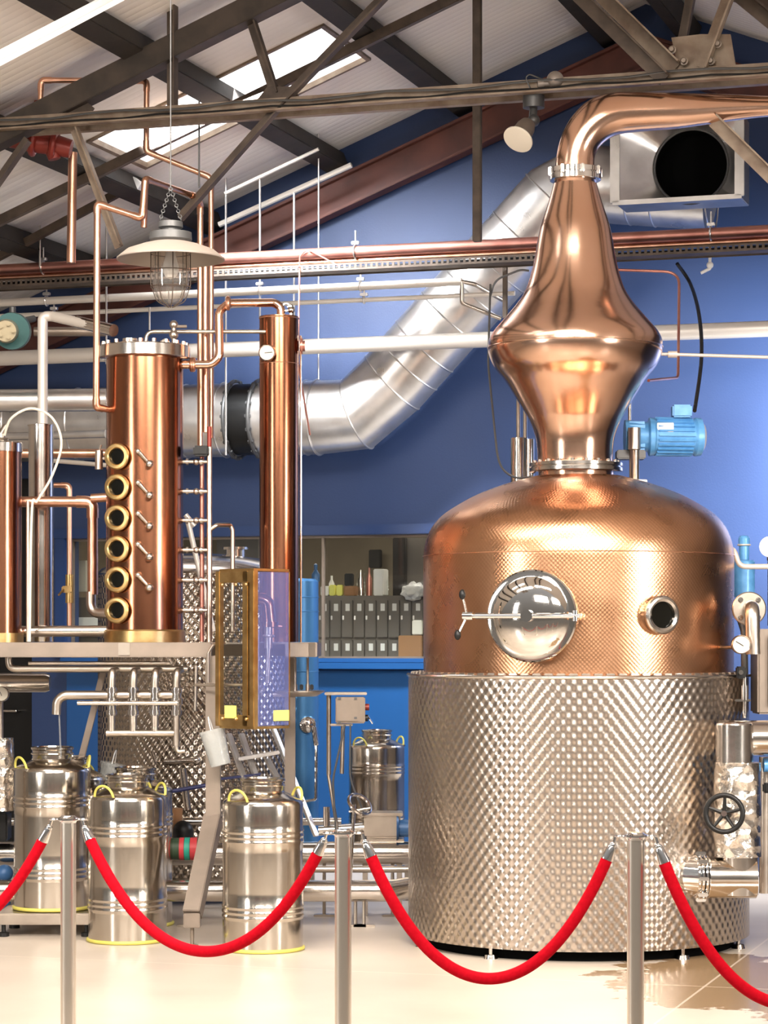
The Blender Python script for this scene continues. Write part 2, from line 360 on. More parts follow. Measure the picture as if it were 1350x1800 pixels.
def torus(bm, c, R, r, axis=V((0, 0, 1)), seg=40, s2=10, a0=0, a1=2*math.pi):
    x, y, d = frame_of(axis); c = V(c); full = abs(a1-a0-2*math.pi) < 1e-4; n = seg; rings = []
    for i in range(n if full else n+1):
        t = a0+(a1-a0)*i/n; e = x*math.cos(t)+y*math.sin(t)
        rings.append([bm.verts.new(c+e*(R+r*math.cos(q))+d*(r*math.sin(q))) for q in (2*math.pi*k/s2 for k in range(s2))])
    m_ = len(rings)
    for i in range(m_ if full else m_-1):
        for k in range(s2):
            j = (k+1) % s2; bm.faces.new([rings[i][k], rings[i][j], rings[(i+1) % m_][j], rings[(i+1) % m_][k]])
    if not full: bm.faces.new(rings[0][::-1]); bm.faces.new(rings[-1])
def ball(bm, c, r, seg=16, sz=None):
    ret = bmesh.ops.create_uvsphere(bm, u_segments=seg, v_segments=max(8, seg//2), radius=r)
    for v in ret['verts']:
        if sz: v.co.x *= sz[0]; v.co.y *= sz[1]; v.co.z *= sz[2]
        v.co += V(c)
def smooth_prof(pts, k=5):
    out = []
    n = len(pts)
    for i in range(n-1):
        p0 = pts[max(i-1, 0)]; p1 = pts[i]; p2 = pts[i+1]; p3 = pts[min(i+2, n-1)]
        for j in range(k):
            t = j/k
            out.append(tuple(0.5*((2*p1[q])+(-p0[q]+p2[q])*t+(2*p0[q]-5*p1[q]+4*p2[q]-p3[q])*t*t+(-p0[q]+3*p1[q]-3*p2[q]+p3[q])*t**3) for q in (0, 1)))
    out.append(pts[-1]); return out

def spl(pts, k=8):
    pts = [V(p) for p in pts]; out = []; n = len(pts)
    for i in range(n-1):
        p0, p1, p2, p3 = pts[max(i-1, 0)], pts[i], pts[i+1], pts[min(i+2, n-1)]
        for j in range(k):
            t = j/k; out.append(0.5*((2*p1)+(p2-p0)*t+(2*p0-5*p1+4*p2-p3)*t*t+(3*p1-p0-3*p2+p3)*t**3))
    out.append(pts[-1]); return out
def pipe(name, label, cat, pts, r, m, bend=0.0, group=None, elbows=False, seg=14):
    """a run of pipe with its corners; elbow fittings are parts"""
    bm = NB(); tube(bm, pts, r, seg, bend); o = single(name, label, cat, bm, m, group)
    if elbows:
        pp = [V(p) for p in pts]
        for i in range(1, len(pp)-1):
            u = (pp[i-1]-pp[i]); v = (pp[i+1]-pp[i]); a = min(bend*1.5, u.length*0.48); b = min(bend*1.5, v.length*0.48)
            e = NB(); tube(e, [pp[i]+u.normalized()*a, pp[i], pp[i]+v.normalized()*b], r*1.16, seg, bend); part(o, 'elbow', e, m)
    return o

# ================================================================== THE SETTING
bm = NB(); box(bm, (0, 8, -0.1), (30, 30, 0.2)); struct('floor', bm, 'floor')
WIN_U0 = (W(118, 1000, 0)-O0).dot(UD); WIN_U1 = (W(766, 1000, 0)-O0).dot(UD)
WZ0 = W(650, 1158, 0).z; WZ1 = W(650, 940, 0).z
DU0 = (W(-90, 1000, 0)-O0).dot(UD); DU1 = (W(56, 1000, 0)-O0).dot(UD); DZ1 = 2.75
bm = NB()
def wallp(pts): prism(bm, pts, lambda u, z: B(u, 0, z), lambda u, z: B(u, -0.2, z))
wallp([(-8, 0), (DU0, 0), (DU0, roofz(DU0)), (-8, roofz(8))])
wallp([(DU0, DZ1), (DU1, DZ1), (DU1, roofz(DU1)), (DU0, roofz(DU0))])
wallp([(DU1, 0), (WIN_U0, 0), (WIN_U0, roofz(WIN_U0)), (DU1, roofz(DU1))])
wallp([(WIN_U0, 0), (WIN_U1, 0), (WIN_U1, WZ0), (WIN_U0, WZ0)])
wallp([(WIN_U0, WZ1), (WIN_U1, WZ1), (WIN_U1, roofz(WIN_U1)), (WIN_U0, roofz(WIN_U0))])
wallp([(WIN_U1, 0), (8, 0), (8, roofz(8)), (0, RZ), (WIN_U1, roofz(WIN_U1))])
struct('wall_back', bm, 'wall')
bm = NB(); ubox(bm, (WIN_U0+WIN_U1)/2, 0.03, WZ0-0.05, WIN_U1-WIN_U0+0.06, 0.14, 0.045); ubox(bm, (WIN_U0+WIN_U1)/2, 0.012, WZ0-0.012, WIN_U1-WIN_U0+0.06, 0.10, 0.03); struct('trim_1', bm, 'wall_blue_trim')
bm = NB(); ubox(bm, (WIN_U0+WIN_U1)/2, 0.02, WZ1+0.035, WIN_U1-WIN_U0+0.2, 0.05, 0.07); ubox(bm, WIN_U0-0.04, 0.02, (WZ1+WZ0)/2, 0.08, 0.05, WZ1-WZ0); struct('trim_2', bm, 'wall_navy_trim')
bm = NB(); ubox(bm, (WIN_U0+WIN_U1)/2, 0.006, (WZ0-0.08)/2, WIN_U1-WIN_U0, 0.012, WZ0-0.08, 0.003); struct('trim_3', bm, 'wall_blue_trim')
# window to the office: glass with thin steel beads
bm = NB(); ubox(bm, (WIN_U0+WIN_U1)/2, -0.1, (WZ0+WZ1)/2, WIN_U1-WIN_U0, 0.006, WZ1-WZ0, 0.001); win = struct('window_1', bm, 'glass')
bm = NB()
for z in (WZ0+0.008, WZ1-0.008): ubox(bm, (WIN_U0+WIN_U1)/2, -0.08, z, WIN_U1-WIN_U0, 0.03, 0.016, 0.003)
for u in (WIN_U0+0.01, WIN_U1-0.01, W(562, 1000, 0).dot(UD)-O0.dot(UD)): ubox(bm, u, -0.08, (WZ0+WZ1)/2, 0.02, 0.03, WZ1-WZ0, 0.003)
struct('window_frame', bm, 'steel_matte', win)
bm = NB(); ubox(bm, (DU0+DU1)/2, -0.14, DZ1/2, DU1-DU0, 0.05, DZ1, 0.004); d1 = struct('door_1', bm, 'black')
bm = NB(); tube(bm, [B(DU1-0.15, -0.11, 1.05), B(DU1-0.15, -0.05, 1.05), B(DU1-0.28, -0.05, 1.05)], 0.01, 8, 0.01); part(d1, 'door_handle', bm, 'steel')
# office room behind the window
bm = NB()
ub0, ub1 = WIN_U0-0.5, WIN_U1+0.6
for c, s in (((ub0+ub1)/2, -2.6, 1.4, ub1-ub0, 0.1, 2.8), (ub0, -1.4, 1.4, 0.1, 2.4, 2.8), (ub1, -1.4, 1.4, 0.1, 2.4, 2.8)) and [(((ub0+ub1)/2, -2.6, 1.4), (ub1-ub0, 0.1, 2.8)), ((ub0, -1.4, 1.4), (0.1, 2.4, 2.8)), ((ub1, -1.4, 1.4), (0.1, 2.4, 2.8)), (((ub0+ub1)/2, -1.4, 2.8), (ub1-ub0, 2.4, 0.1))]:
    ubox(bm, *c, *s)
struct('wall_office', bm, 'plaster')
area('office_lamp', B((WIN_U0+WIN_U1)/2+0.4, -1.0, 2.7), B((WIN_U0+WIN_U1)/2+0.4, -1.2, 0), 2.6, 0.8, 26, (1, 0.93, 0.82))

# roof lining with the daylight strips left out
SKY = [(-3.03, -1.48, 1.42, 2.34), (-3.03, -1.48, 6.2, 7.1)]
def roofpiece(bm, u0, u1, n0, n1, lo=0.0, hi=0.06):
    prism(bm, [(u0, roofz(u0)+lo), (u1, roofz(u1)+lo), (u1, roofz(u1)+hi), (u0, roofz(u0)+hi)], lambda u, z: B(u, n0, z), lambda u, z: B(u, n1, z))
bm = NB(); N1 = 9.0
roofpiece(bm, -8, -3.03, -0.3, N1); roofpiece(bm, -1.48, 0, -0.3, N1)
roofpiece(bm, -3.03, -1.48, -0.3, 1.42); roofpiece(bm, -3.03, -1.48, 2.34, 6.2); roofpiece(bm, -3.03, -1.48, 7.1, N1)
roofpiece(bm, 0, 8, -0.3, N1)
struct('ceiling', bm, 'roof')
for i, s in enumerate(SKY):
    bm = NB(); roofpiece(bm, s[0], s[1], s[2], s[3], 0.035, 0.05); wo = struct('window_%d' % (i+2), bm, 'skylight')
    bm = NB()
    for n in (s[2]+0.015, s[3]-0.015): roofpiece(bm, s[0], s[1], n-0.015, n+0.015, -0.015, 0.02)
    for u in (s[0]+0.01, s[1]-0.01): roofpiece(bm, u-0.012, u+0.012, s[2], s[3], -0.015, 0.02)
    struct('window_frame', bm, 'beam_lit_tan', wo)
bm = NB(); prism(bm, [(-0.3, 0), (9, 0), (9, roofz(8)), (-0.3, roofz(8))], lambda n, z: B(-8, n, z), lambda n, z: B(-8.2, n, z)); struct('wall_left', bm, 'wall_cream')
bm = NB(); prism(bm, [(-0.3, 0), (9, 0), (9, roofz(8)), (-0.3, roofz(8))], lambda n, z: B(8, n, z), lambda n, z: B(8.2, n, z)); struct('wall_right', bm, 'wall_cream')

# ================================================================== ROOF STEEL
for u, lab in ((-0.25, 'dark roof purlin just left of the ridge, topmost on the left slope'), (-1.27, 'dark roof purlin along the upper edge of the bright skylight'),
               (-2.18, 'dark roof purlin crossing the middle of the bright skylight strip'), (-3.12, 'dark roof purlin along the lower edge of the bright skylight'),
               (-3.93, 'dark low roof purlin below the skylight strip, by the red valve'), (-4.85, 'lowest dark roof purlin at the far left, above the pipes'),
               (0.3, 'dark roof purlin just right of the ridge')):
    bm = NB(); z = roofz(u)-0.10; sg = 1 if u < 0 else -1
    rd = (UD*sg+V((0, 0, RK))).normalized(); rn = rd.cross(ND).normalized()
    bbox(bm, B(u, N1/2-0.05, z), (0.13, N1-0.1, 0.13), 0.006, rd, ND, rn)
    single('roof_purlin', lab, 'roof beam', bm, 'beam_dark')
# red gable rafter against the wall
gr = thing('gable_rafter', 'red oxide steel rafter pair along the gable of the blue wall', 'roof beam', B(0, 0.1, 3.0))
for sg in (-1, 1):
    for nm, dz, ht, wd in (('web', -0.34, 0.22, 0.03), ('flange', -0.235, 0.02, 0.13), ('flange', -0.46, 0.02, 0.13)):
        bm = NB(); p0, p1 = B(sg*7.9, 0.1, roofz(7.9)+dz), B(0, 0.1, RZ+dz)
        beam(bm, p0, p1, wd, ht); part(gr, nm, bm, 'beam_red')
# main truss
TN = 3.56; TZ = 4.50
tr = thing('roof_truss', 'main riveted roof truss whose tie beam crosses the whole picture above the still', 'roof truss', B(0, TN, TZ))
for sg in (-1, 1):
    bm = NB(); beam(bm, B(sg*7.6, TN, roofz(7.6)-0.22), B(0, TN, RZ-0.22), 0.12, 0.13); part(tr, 'rafter', bm, 'beam_backlit')
bm = NB()
for dn in (0.06, -0.06): 
    beam(bm, B(-3.4, TN+dn, TZ+0.0), B(3.4, TN+dn, TZ+0.0), 0.012, 0.075)
    beam(bm, B(-3.4, TN+dn+(0.03 if dn > 0 else -0.03), TZ-0.036), B(3.4, TN+dn+(0.03 if dn > 0 else -0.03), TZ-0.036), 0.06, 0.010)
part(tr, 'tie_beam', bm, 'beam_lit_tan')
def strut(px0, py0, px1, py1, n=TN, wd=0.06, m='beam', par=tr, nm='strut'):
    bm = NB(); p0, p1 = W(px0, py0, n), W(px1, py1, n); d = (p1-p0).normalized()
    angle(bm, p0, p1, wd, 0.009, d.cross(ND), ND); return part(par, nm, bm, m)
strut(312, -60, 312, 188, wd=0.062)
strut(445, 20, 492, 165, n=TN-0.03, wd=0.055); strut(700, -20, 497, 190, n=TN+0.03, wd=0.055)
strut(497, 190, 322, 388, n=TN+0.03, wd=0.05); strut(138, 225, 216, 432, n=TN+0.02, wd=0.05, m='beam_lit_tan'); strut(55, 250, -30, 370, wd=0.055)
strut(1000, -40, 1176, 132, n=TN+0.10, wd=0.07); strut(1052, -30, 1196, 112, n=TN+0.03, wd=0.075, m='beam_lit_tan')
strut(1296, -20, 1243, 122, n=TN+0.03, wd=0.06, m='beam_lit_tan'); strut(1225, -20, 1206, 80, n=TN-0.08, wd=0.05)
strut(1262, 205, 1390, 330, n=TN-0.02, wd=0.065, m='beam_lit_tan'); strut(1290, -30, 1400, 60, n=TN-0.1, wd=0.07)
def plate(poly, n, th, m, bolts=(), nm='gusset_plate'):
    bm = NB(); prism(bm, poly, lambda x, y: W(x, y, n), lambda x, y: W(x, y, n)-ND*th); g = part(tr, nm, bm, m)
    for bx, by in bolts:
        b2 = NB(); c = W(bx, by, n); lathe(b2, [(0, 0.028), (0.012, 0.028), (0.014, 0.02), (0.014, 0.012), (0.02, 0.010), (0.02, 0)], c, ND, 12); part(g, 'bolt', b2, 'steel_matte')
plate([(1180, 66), (1232, 60), (1284, 60), (1296, 132), (1300, 140), (1172, 146), (1190, 110)], TN+0.012, 0.012, 'beam_lit_tan', ())
plate([(450, 178), (470, 152), (515, 152), (530, 178)], TN+0.012, 0.012, 'beam')
plate([(84, 205), (96, 172), (140, 168), (165, 190), (150, 215)], TN+0.012, 0.012, 'beam')
plate([(420, -10), (470, -10), (462, 20), (430, 22)], TN+0.012, 0.012, 'beam')
for bx, by, n in ((1182, 88, TN+0.045), (1203, 108, TN+0.045), (1262, 78, TN+0.045), (1250, 108, TN+0.045)):
    b2 = NB(); lathe(b2, [(0, 0.03), (0.012, 0.03), (0.015, 0.02), (0.015, 0.012), (0.022, 0.010), (0.022, 0)], W(bx, by, n), ND, 12); part(tr, 'bolt', b2, 'steel_matte')
# cables clipped to the tie
bm = NB(); pts = [B(-3.3+0.22*i, TN+0.10, TZ+0.012+0.010*math.sin(i*1.7)) for i in range(31)]; tube(bm, pts, 0.007, 6)
single('cable', 'grey cable clipped along the face of the tie beam', 'cable', bm, 'grey_dark')
bm = NB(); pts = [B(-3.3+0.22*i, TN+0.11, TZ-0.022+0.006*math.sin(i*2.3)) for i in range(31)]; tube(bm, pts, 0.006, 6)
single('cable', 'black cable running below the grey one on the tie beam', 'cable', bm, 'black')
# second light truss nearer the wall
tr2 = thing('roof_truss', 'lighter brown roof truss between the main truss and the blue wall', 'roof truss', B(0, 2.27, 4.6))
for sg in (-1, 1):
    bm = NB(); beam(bm, B(sg*7.6, 2.27, roofz(7.6)-0.21), B(0, 2.27, RZ-0.21), 0.05, 0.06); part(tr2, 'rafter', bm, 'beam')
o = thing('roof_brace', 'grey sloping steel brace above the pipes at the left edge', 'roof beam', W(120, 390, 1.5))
bm = NB(); beam(bm, W(-30, 466, 1.5), W(240, 322, 1.5), 0.05, 0.05); part(o, 'bar', bm, 'beam')
bm = NB(); beam(bm, W(232, 318, 1.5), W(248, 330, 1.5), 0.07, 0.06); part(o, 'end_clamp', bm, 'white')
# hanger post in front of the wall
pz = NB(); a = W(839, 425, 2.1); beam(pz, V((a.x, a.y, a.z)), V((a.x, a.y, 5.42)), 0.045, 0.05, UD)
single('hanger_post', 'brown vertical steel hanger left of the spotlight, ending at the pink pipe', 'hanger', pz, 'beam')
pz = NB(); a = W(888, 560, 1.2); b = W(888, 445, 1.2); beam(pz, a, b, 0.025, 0.03, UD)
single('hanger_post', 'short dark steel hanger below the pink pipe beside the copper swan neck', 'hanger', pz, 'beam')
# fluorescent batten
o = thing('batten_light', 'white fluorescent batten light in the top left corner of the roof', 'ceiling light', P(100, 60, 10.6))
bm = NB(); a, b = P(-60, 128, 10.2), P(215, -16, 11.2); beam(bm, a, b, 0.045, 0.03); part(o, 'housing', bm, 'white')
bm = NB(); tube(bm, [a+V((0, 0, -0.032)), b+V((0, 0, -0.032))], 0.014, 10); part(o, 'tube', bm, 'tube_lamp')
for px, py in ((402, 382), ):
    pass
def rod(px0, py0, px1, py1, n, r, label, m='white_pipe', nm='roof_conduit', cat='conduit'):
    bm = NB(); tube(bm, [W(px0, py0, n), W(px1, py1, n)], r, 8); return single(nm, label, cat, bm, m)
rod(385, 395, 618, 290, 0.5, 0.020, 'thick white conduit sloping up beside the red gable rafter')
rod(395, 340, 560, 262, 0.9, 0.012, 'thin white conduit sloping up above the thick one at the gable')
# thin threaded drop rods carrying the pipes
for px, y0, y1, n, lab in ((70, 275, 470, 1.3, 'behind the red valve'), (187, 380, 640, 1.2, 'beside the tall bent copper pipe'), (397, 345, 800, 0.9, 'left of the slim copper column, hanging down past the duct'),
                           (457, 315, 560, 0.9, 'above the top of the slim copper column'), (517, 340, 560, 1.0, 'right of the slim copper column top'),
                           (263, 540, 580, 1.2, 'right behind the tall sight glass column lid')):
    bm = NB(); tube(bm, [W(px, y0, n), W(px, y1, n)], 0.007, 8); single('drop_rod', 'thin pale drop rod '+lab, 'rod', bm, 'galv')
bm = NB(); tube(bm, [W(350, 175, 3.3), W(350, 330, 3.3)], 0.005, 6); single('drop_rod', 'very thin dark wire hanging from the tie beam right of the lamp', 'rod', bm, 'grey_dark')

# ================================================================== PIPES ALONG THE WALL
def wallpipe(name, label, px0, px1, pxr, pyr, n, rpx, m, brackets=(), bdrop=0):
    z = W(pxr, pyr, n).z; r = rpx*dep(pxr, n)/F
    bm = NB(); tube(bm, [WZ(px0, n, z), WZ(px1, n, z)], r, 18)
    o = single(name, label, 'pipe', bm, m)
    for b in brackets:
        q = NB(); c = WZ(b, n, z)
        torus(q, c, r+0.006, 0.006, UD, 18, 6); cyl(q, c+V((0, 0, r-0.004)), c+V((0, 0, r+0.10)), 0.006, seg=8)
        bbox(q, c+V((0, 0, r+0.02)), (0.05, 0.03, 0.02), 0.003, UD, ND, V((0, 0, 1))); part(o, 'bracket', q, 'galv')
    return o
wallpipe('copper_pipe', 'thick pink aged copper pipe across the whole wall under the rafter', -12, 1550, 675, 440, 1.25, 10, 'copper_aged', (76, 625, 1250))
wallpipe('copper_pipe', 'thinner tan copper pipe directly below the pink one', -25, 1550, 675, 456, 1.22, 6, 'copper_pipe')
wallpipe('steel_pipe', 'silver pipe below the cable tray at the left half of the wall', -90, 812, 400, 514, 1.15, 7, 'white_pipe', (82, 457, 634))
wallpipe('steel_pipe', 'thin silver pipe under the silver pipe with hangers', -110, 905, 400, 538, 1.12, 4, 'white_pipe', (95, 640))
wallpipe('steel_pipe', 'thick cream steel pipe crossing the wall behind both copper columns', -250, 1550, 675, 604, 0.95, 13.5, 'white_pipe')
wallpipe('steel_pipe', 'flat pale pipe in front of the duct, left of the sight glass column', -250, 186, 100, 765, 1.1, 7, 'galv')
# perforated cable tray
z = W(400, 486, 1.35).z
o = thing('cable_tray', 'dark perforated cable tray carrying cables under the pink pipe', 'cable tray', WZ(675, 1.35, z))
bm = NB(); a, b = WZ(-45, 1.35, z), WZ(1550, 1.35, z); c = (a+b)/2; L = (b-a).length
bbox(bm, c, (L, 0.20, 0.006), 0.001, UD, ND, V((0, 0, 1)))
for s in (-1, 1): bbox(bm, c+ND*0.1*s+V((0, 0, -0.006)), (L, 0.004, 0.012), 0.001, UD, ND, V((0, 0, 1))); bbox(bm, c+ND*0.1*s+V((0, 0, 0.028)), (L, 0.004, 0.012), 0.001, UD, ND, V((0, 0, 1)))
k = int(L/0.036)
for i in range(k): box(bm, a+UD*(0.036*i)+ND*0.1+V((0, 0, 0.011)), (0.016, 0.004, 0.026), UD, ND, V((0, 0, 1)))
part(o, 'tray', bm, 'beam')
bm = NB()
for j in range(4): tube(bm, [a+UD*(0.35*i)+ND*(0.05-0.035*j)+V((0, 0, 0.014+0.004*math.sin(i*1.3+j))) for i in range(int(L/0.35))], 0.011, 6)
part(o, 'cable_bundle', bm, 'black')
# end bend of the silver pipe
z1 = W(400, 514, 1.15).z; zz = W(812, 533, 1.15).z; a = WZ(812, 1.15, z1)
pipe('steel_pipe', 'silver pipe bend dropping in front of the sloping duct, left of the swan neck', 'pipe', [a, V((a.x, a.y, zz)), W(880, 560, 1.0)], 0.014, 'steel_brush', 0.03)
pipe('steel_pipe', 'upper silver pipe bend sloping away in front of the sloping duct', 'pipe', [WZ(812, 1.15, z1), W(835, 500, 1.1), W(885, 528, 0.9)], 0.014, 'steel_brush', 0.03)
# small taps and thin pipes right of the still
o = pipe('tap', 'small white tap hanging below the tray right of the swan neck', 'tap', [W(1248, 432, 1.2), W(1248, 472, 1.2), W(1232, 480, 1.2)], 0.010, 'white', 0.01)
bm = NB(); ball(bm, W(1248, 466, 1.2), 0.022, 12); part(o, 'tap_body', bm, 'white')
pipe('steel_pipe', 'thin pale pipe leaving the right side of the copper bulb', 'pipe', [P(1150, 622, 12.9), P(1420, 630, 12.9)], 0.009, 'white_pipe')
bm = NB(); cyl(bm, P(1174, 623, 12.9), P(1190, 623, 12.9), 0.018, seg=12); single('pipe_union', 'small union nut on the thin pale pipe beside the copper bulb', 'pipe fitting', bm, 'white_pipe')
pipe('copper_pipe', 'thin bent capillary pipe looping right of the copper bulb', 'pipe', [P(1075, 474, 14.0), P(1194, 478, 14.0), P(1192, 664, 13.6), P(1140, 669, 13.0)], 0.008, 'copper_aged', 0.09)
bm = NB(); tube(bm, spl([W(1190, 463, 1.3), W(1214, 500, 1.25), P(1229, 555, 14.2), P(1233, 630, 13.6), P(1221, 722, 13.05)]), 0.011, 8); single('cable', 'black cable curving down from the tray to the blue motor', 'cable', bm, 'black')
bm = NB(); tube(bm, rounded([P(862, 500, 13.6), P(858, 640, 13.4), P(876, 820, 13.1), P(905, 842, 12.9), P(935, 838, 12.7)], 0.8, 10), 0.006, 8); single('cable', 'thin dark cable looping down left of the copper bulb to the collar', 'cable', bm, 'grey_dark')
bm = NB(); tube(bm, rounded([P(862, 520, 13.6), P(870, 492, 13.6), P(915, 474, 13.6), P(930, 476, 13.6)], 0.1, 8), 0.006, 8); single('cable', 'short thin cable bending behind the swan neck above the bulb', 'cable', bm, 'grey_dark')
# wires by the slim column
bm = NB(); tube(bm, rounded([W(600, 470, 1.3), W(540, 438, 1.3), W(527, 450, 1.3), P(524, 640, 14.6), P(545, 765, 14.6)], 0.1, 8), 0.006, 6); single('cable', 'thin pinkish wire hanging right of the slim copper column', 'cable', bm, 'copper_aged')

# ================================================================== VENTILATION DUCT
dn = 0.52; rD = 65*dep(540, dn)/F
dz = W(520, 735, dn).z
duct = thing('ventilation_duct', 'big galvanised round duct running along the wall and up behind the swan neck', 'duct', W(560, 800, dn))
A0 = WZ(-260, dn, dz); A1 = WZ(560, dn, dz); A2 = W(628, 728, dn); A3 = W(690, 672, dn); A4 = W(975, 352, dn); A5 = W(1030, 322, dn); A6 = W(1250, 336, dn)
bm = NB(); tube(bm, [A0, WZ(418, dn, dz)], rD, 40); part(duct, 'straight_section', bm, 'galv')
bm = NB(); tube(bm, [WZ(458, dn, dz), A1-UD*0.06], rD, 40)
part(duct, 'straight_section', bm, 'galv')
bm = NB(); tube(bm, [A1-UD*0.06, A1, A2, A3, A3.lerp(A4, 0.05)], rD, 40); part(duct, 'elbow', bm, 'galv')
bm = NB(); tube(bm, [A3.lerp(A4, 0.05), A3.lerp(A4, 0.94)], rD, 40); part(duct, 'sloping_section', bm, 'galv')
bm = NB(); tube(bm, [A3.lerp(A4, 0.94), A4, A5, A5+(A6-A5)*0.25], rD, 40); part(duct, 'elbow', bm, 'galv')
bm = NB(); tube(bm, [A5+(A6-A5)*0.25, A6], rD, 40); part(duct, 'straight_section', bm, 'galv')
def seam(p, d, rr=rD): 
    q = NB(); torus(q, p, rr+0.001, 0.006, d, 40, 6); part(duct, 'seam', q, 'galv')
for q in (0.10, 0.2, 0.36, 0.5, 0.64, 0.8): seam(A3.lerp(A4, q), A4-A3)
seam(A1, (A1-A0).normalized()+(A2-A1).normalized()); seam(A2, (A2-A1).normalized()+(A3-A2).normalized()); seam(A3, (A3-A2).normalized()+(A4-A3).normalized())
seam(A4, A4-A3); seam(WZ(540, dn, dz), UD); seam(WZ(330, dn, dz), UD); seam(WZ(30, dn, dz), UD); seam(WZ(140, dn, dz), UD)
for q in (0.35, 0.55): seam(A5.lerp(A6, q), UD)
seam(A6, UD, rD+0.01)
bm = NB(); tube(bm, [WZ(418, dn, dz), WZ(458, dn, dz)], rD*0.97, 40); cl = part(duct, 'flexible_collar', bm, 'black', 'black flexible collar')
for px in (416, 459):
    q = NB(); torus(q, WZ(px, dn, dz), rD+0.012, 0.014, UD, 40, 8)
    for i in range(18):
        t = 2*math.pi*i/18; c = WZ(px, dn, dz)+(ND*math.cos(t)+V((0, 0, 1))*math.sin(t))*(rD+0.02); bbox(q, c-(ND*math.cos(t)+V((0, 0, 1))*math.sin(t))*0.008, (0.04, 0.02, 0.022), 0.003, UD, ND*math.cos(t)+V((0, 0, 1))*math.sin(t), ND*-math.sin(t)+V((0, 0, 1))*math.cos(t))
    part(duct, 'clamp_ring', q, 'grey_dark')
for px in (397, 560):
    q = NB(); c = WZ(px, dn, dz); cyl(q, c+V((0, 0, rD))+ND*0.0, B((c-O0).dot(UD), dn, roofz((c-O0).dot(UD))-0.0), 0.006, seg=6); torus(q, c, rD+0.004, 0.006, UD, 36, 6); part(duct, 'hanger_strap', q, 'galv')
# intake box with the round mouth
hb = thing('duct_inlet_box', 'square galvanised inlet box with a round black mouth behind the copper arm', 'duct', W(1190, 360, 1.15))
nF = 1.15; pu = lambda px, py: ((W(px, py, nF)-O0).dot(UD), W(px, py, nF).z)
u0, zb = pu(1081, 357); u1, zt = pu(1300, 196)
bm = NB()
for (uu, z, su, sz) in (((u0+u1)/2, zb, u1-u0, 0.03), ((u0+u1)/2, zt, u1-u0, 0.03), (u0, (zb+zt)/2, 0.03, zt-zb), (u1, (zb+zt)/2, 0.03, zt-zb)): ubox(bm, uu, nF, z, su+0.03, 0.02, sz+0.0 if su > 0.1 else sz, 0.003)
part(hb, 'front_flange', bm, 'galv')
bm = NB()
nB = dn+0.29
nm_, nd_ = (nF+nB)/2, nF-nB
for (uu, z, su, sz_) in (((u0+u1)/2, zb, u1-u0, 0.008), ((u0+u1)/2, zt, u1-u0, 0.008), (u0, (zb+zt)/2, 0.008, zt-zb), (u1, (zb+zt)/2, 0.008, zt-zb)): ubox(bm, uu, nm_, z, su, nd_, sz_, 0.001)
ubox(bm, (u0+u1)/2, nB, (zb+zt)/2, u1-u0, 0.008, zt-zb, 0.001)
part(hb, 'box_shell', bm, 'galv')
cu, cz = pu(1207, 285); rM = 66*dep(1207, nF)/F
bm = NB(); seg = 48; ring0 = []; ring1 = []
for k in range(seg):
    t = 2*math.pi*k/seg; cx, cy = math.cos(t), math.sin(t)
    # square outline point
    hx0, hx1, hz0, hz1 = u0-cu, u1-cu, zb-cz, zt-cz
    sx_ = min([q for q in ((hx1/cx if cx > 1e-6 else 9), (hx0/cx if cx < -1e-6 else 9), (hz1/cy if cy > 1e-6 else 9), (hz0/cy if cy < -1e-6 else 9))])
    ring0.append(bm.verts.new(B(cu+cx*sx_, nF-0.004, cz+cy*sx_))); ring1.append(bm.verts.new(B(cu+cx*rM, nF-0.16, cz+cy*rM)))
for k in range(seg): bm.faces.new([ring0[k], ring0[(k+1) % seg], ring1[(k+1) % seg], ring1[k]])
part(hb, 'transition_cone', bm, 'galv')
bm = NB(); lathe(bm, [(rM, -0.16), (rM, -0.33), (0, -0.33)], B(cu, nF, cz), ND, 48); part(hb, 'mouth', bm, 'dark', 'dark round mouth')
bm = NB(); torus(bm, B(cu, nF-0.15, cz), rM, 0.008, ND, 48, 8); part(hb, 'mouth_rim', bm, 'grey_dark')

# ================================================================== THE POT STILL
SD = 12.75; SX = (1016-675)/F*SD; SP = V((SX, SD, 0)); ks = SD/F
def sz(py): return EYE+(HZ-py)*ks
st = thing('pot_still', 'large copper pot still with a bulb, swan neck and dimpled steel jacket', 'still', SP)
RJ = 299*ks*0.9975; RC = 272.5*ks*0.998
bm = NB(); lathe(bm, [(RJ-0.03, 0.055), (RJ, 0.055), (RJ, 1.382), (RJ-0.006, 1.388), (RC-0.01, 1.388)], SP, seg=160); part(st, 'jacket', bm, 'dimple', 'dimpled stainless steel jacket')
bm = NB(); torus(bm, SP+V((0, 0, 1.388)), RJ, 0.010, seg=140, s2=10); part(st, 'jacket_rim', bm, 'steel')
bm = NB()
for k in range(90):
    t = 2*math.pi*k/90; e = V((math.cos(t), math.sin(t), 0)); g = V((-math.sin(t), math.cos(t), 0))
    bbox(bm, SP+e*(RJ-0.028)+V((0, 0, 1.400)), (0.03, 0.042, 0.014), 0.003, e, g, V((0, 0, 1)))
part(st, 'rim_clips', bm, 'steel_brush')
bm = NB(); lathe(bm, [(RJ-0.08, 0.0), (RJ-0.08, 0.12), (0, 0.12)], SP, seg=96); part(st, 'base', bm, 'dark', 'dark base under the jacket')
for a in (-57, -125, -20, -165, 60, 120):
    t = math.radians(a); c = SP+V((math.cos(t), math.sin(t), 0))*(RJ-0.04)
    bm = NB(); cyl(bm, c, c+V((0, 0, 0.02)), 0.035, 0.03); cyl(bm, c+V((0, 0, 0.02)), c+V((0, 0, 0.06)), 0.010); part(st, 'foot', bm, 'steel')
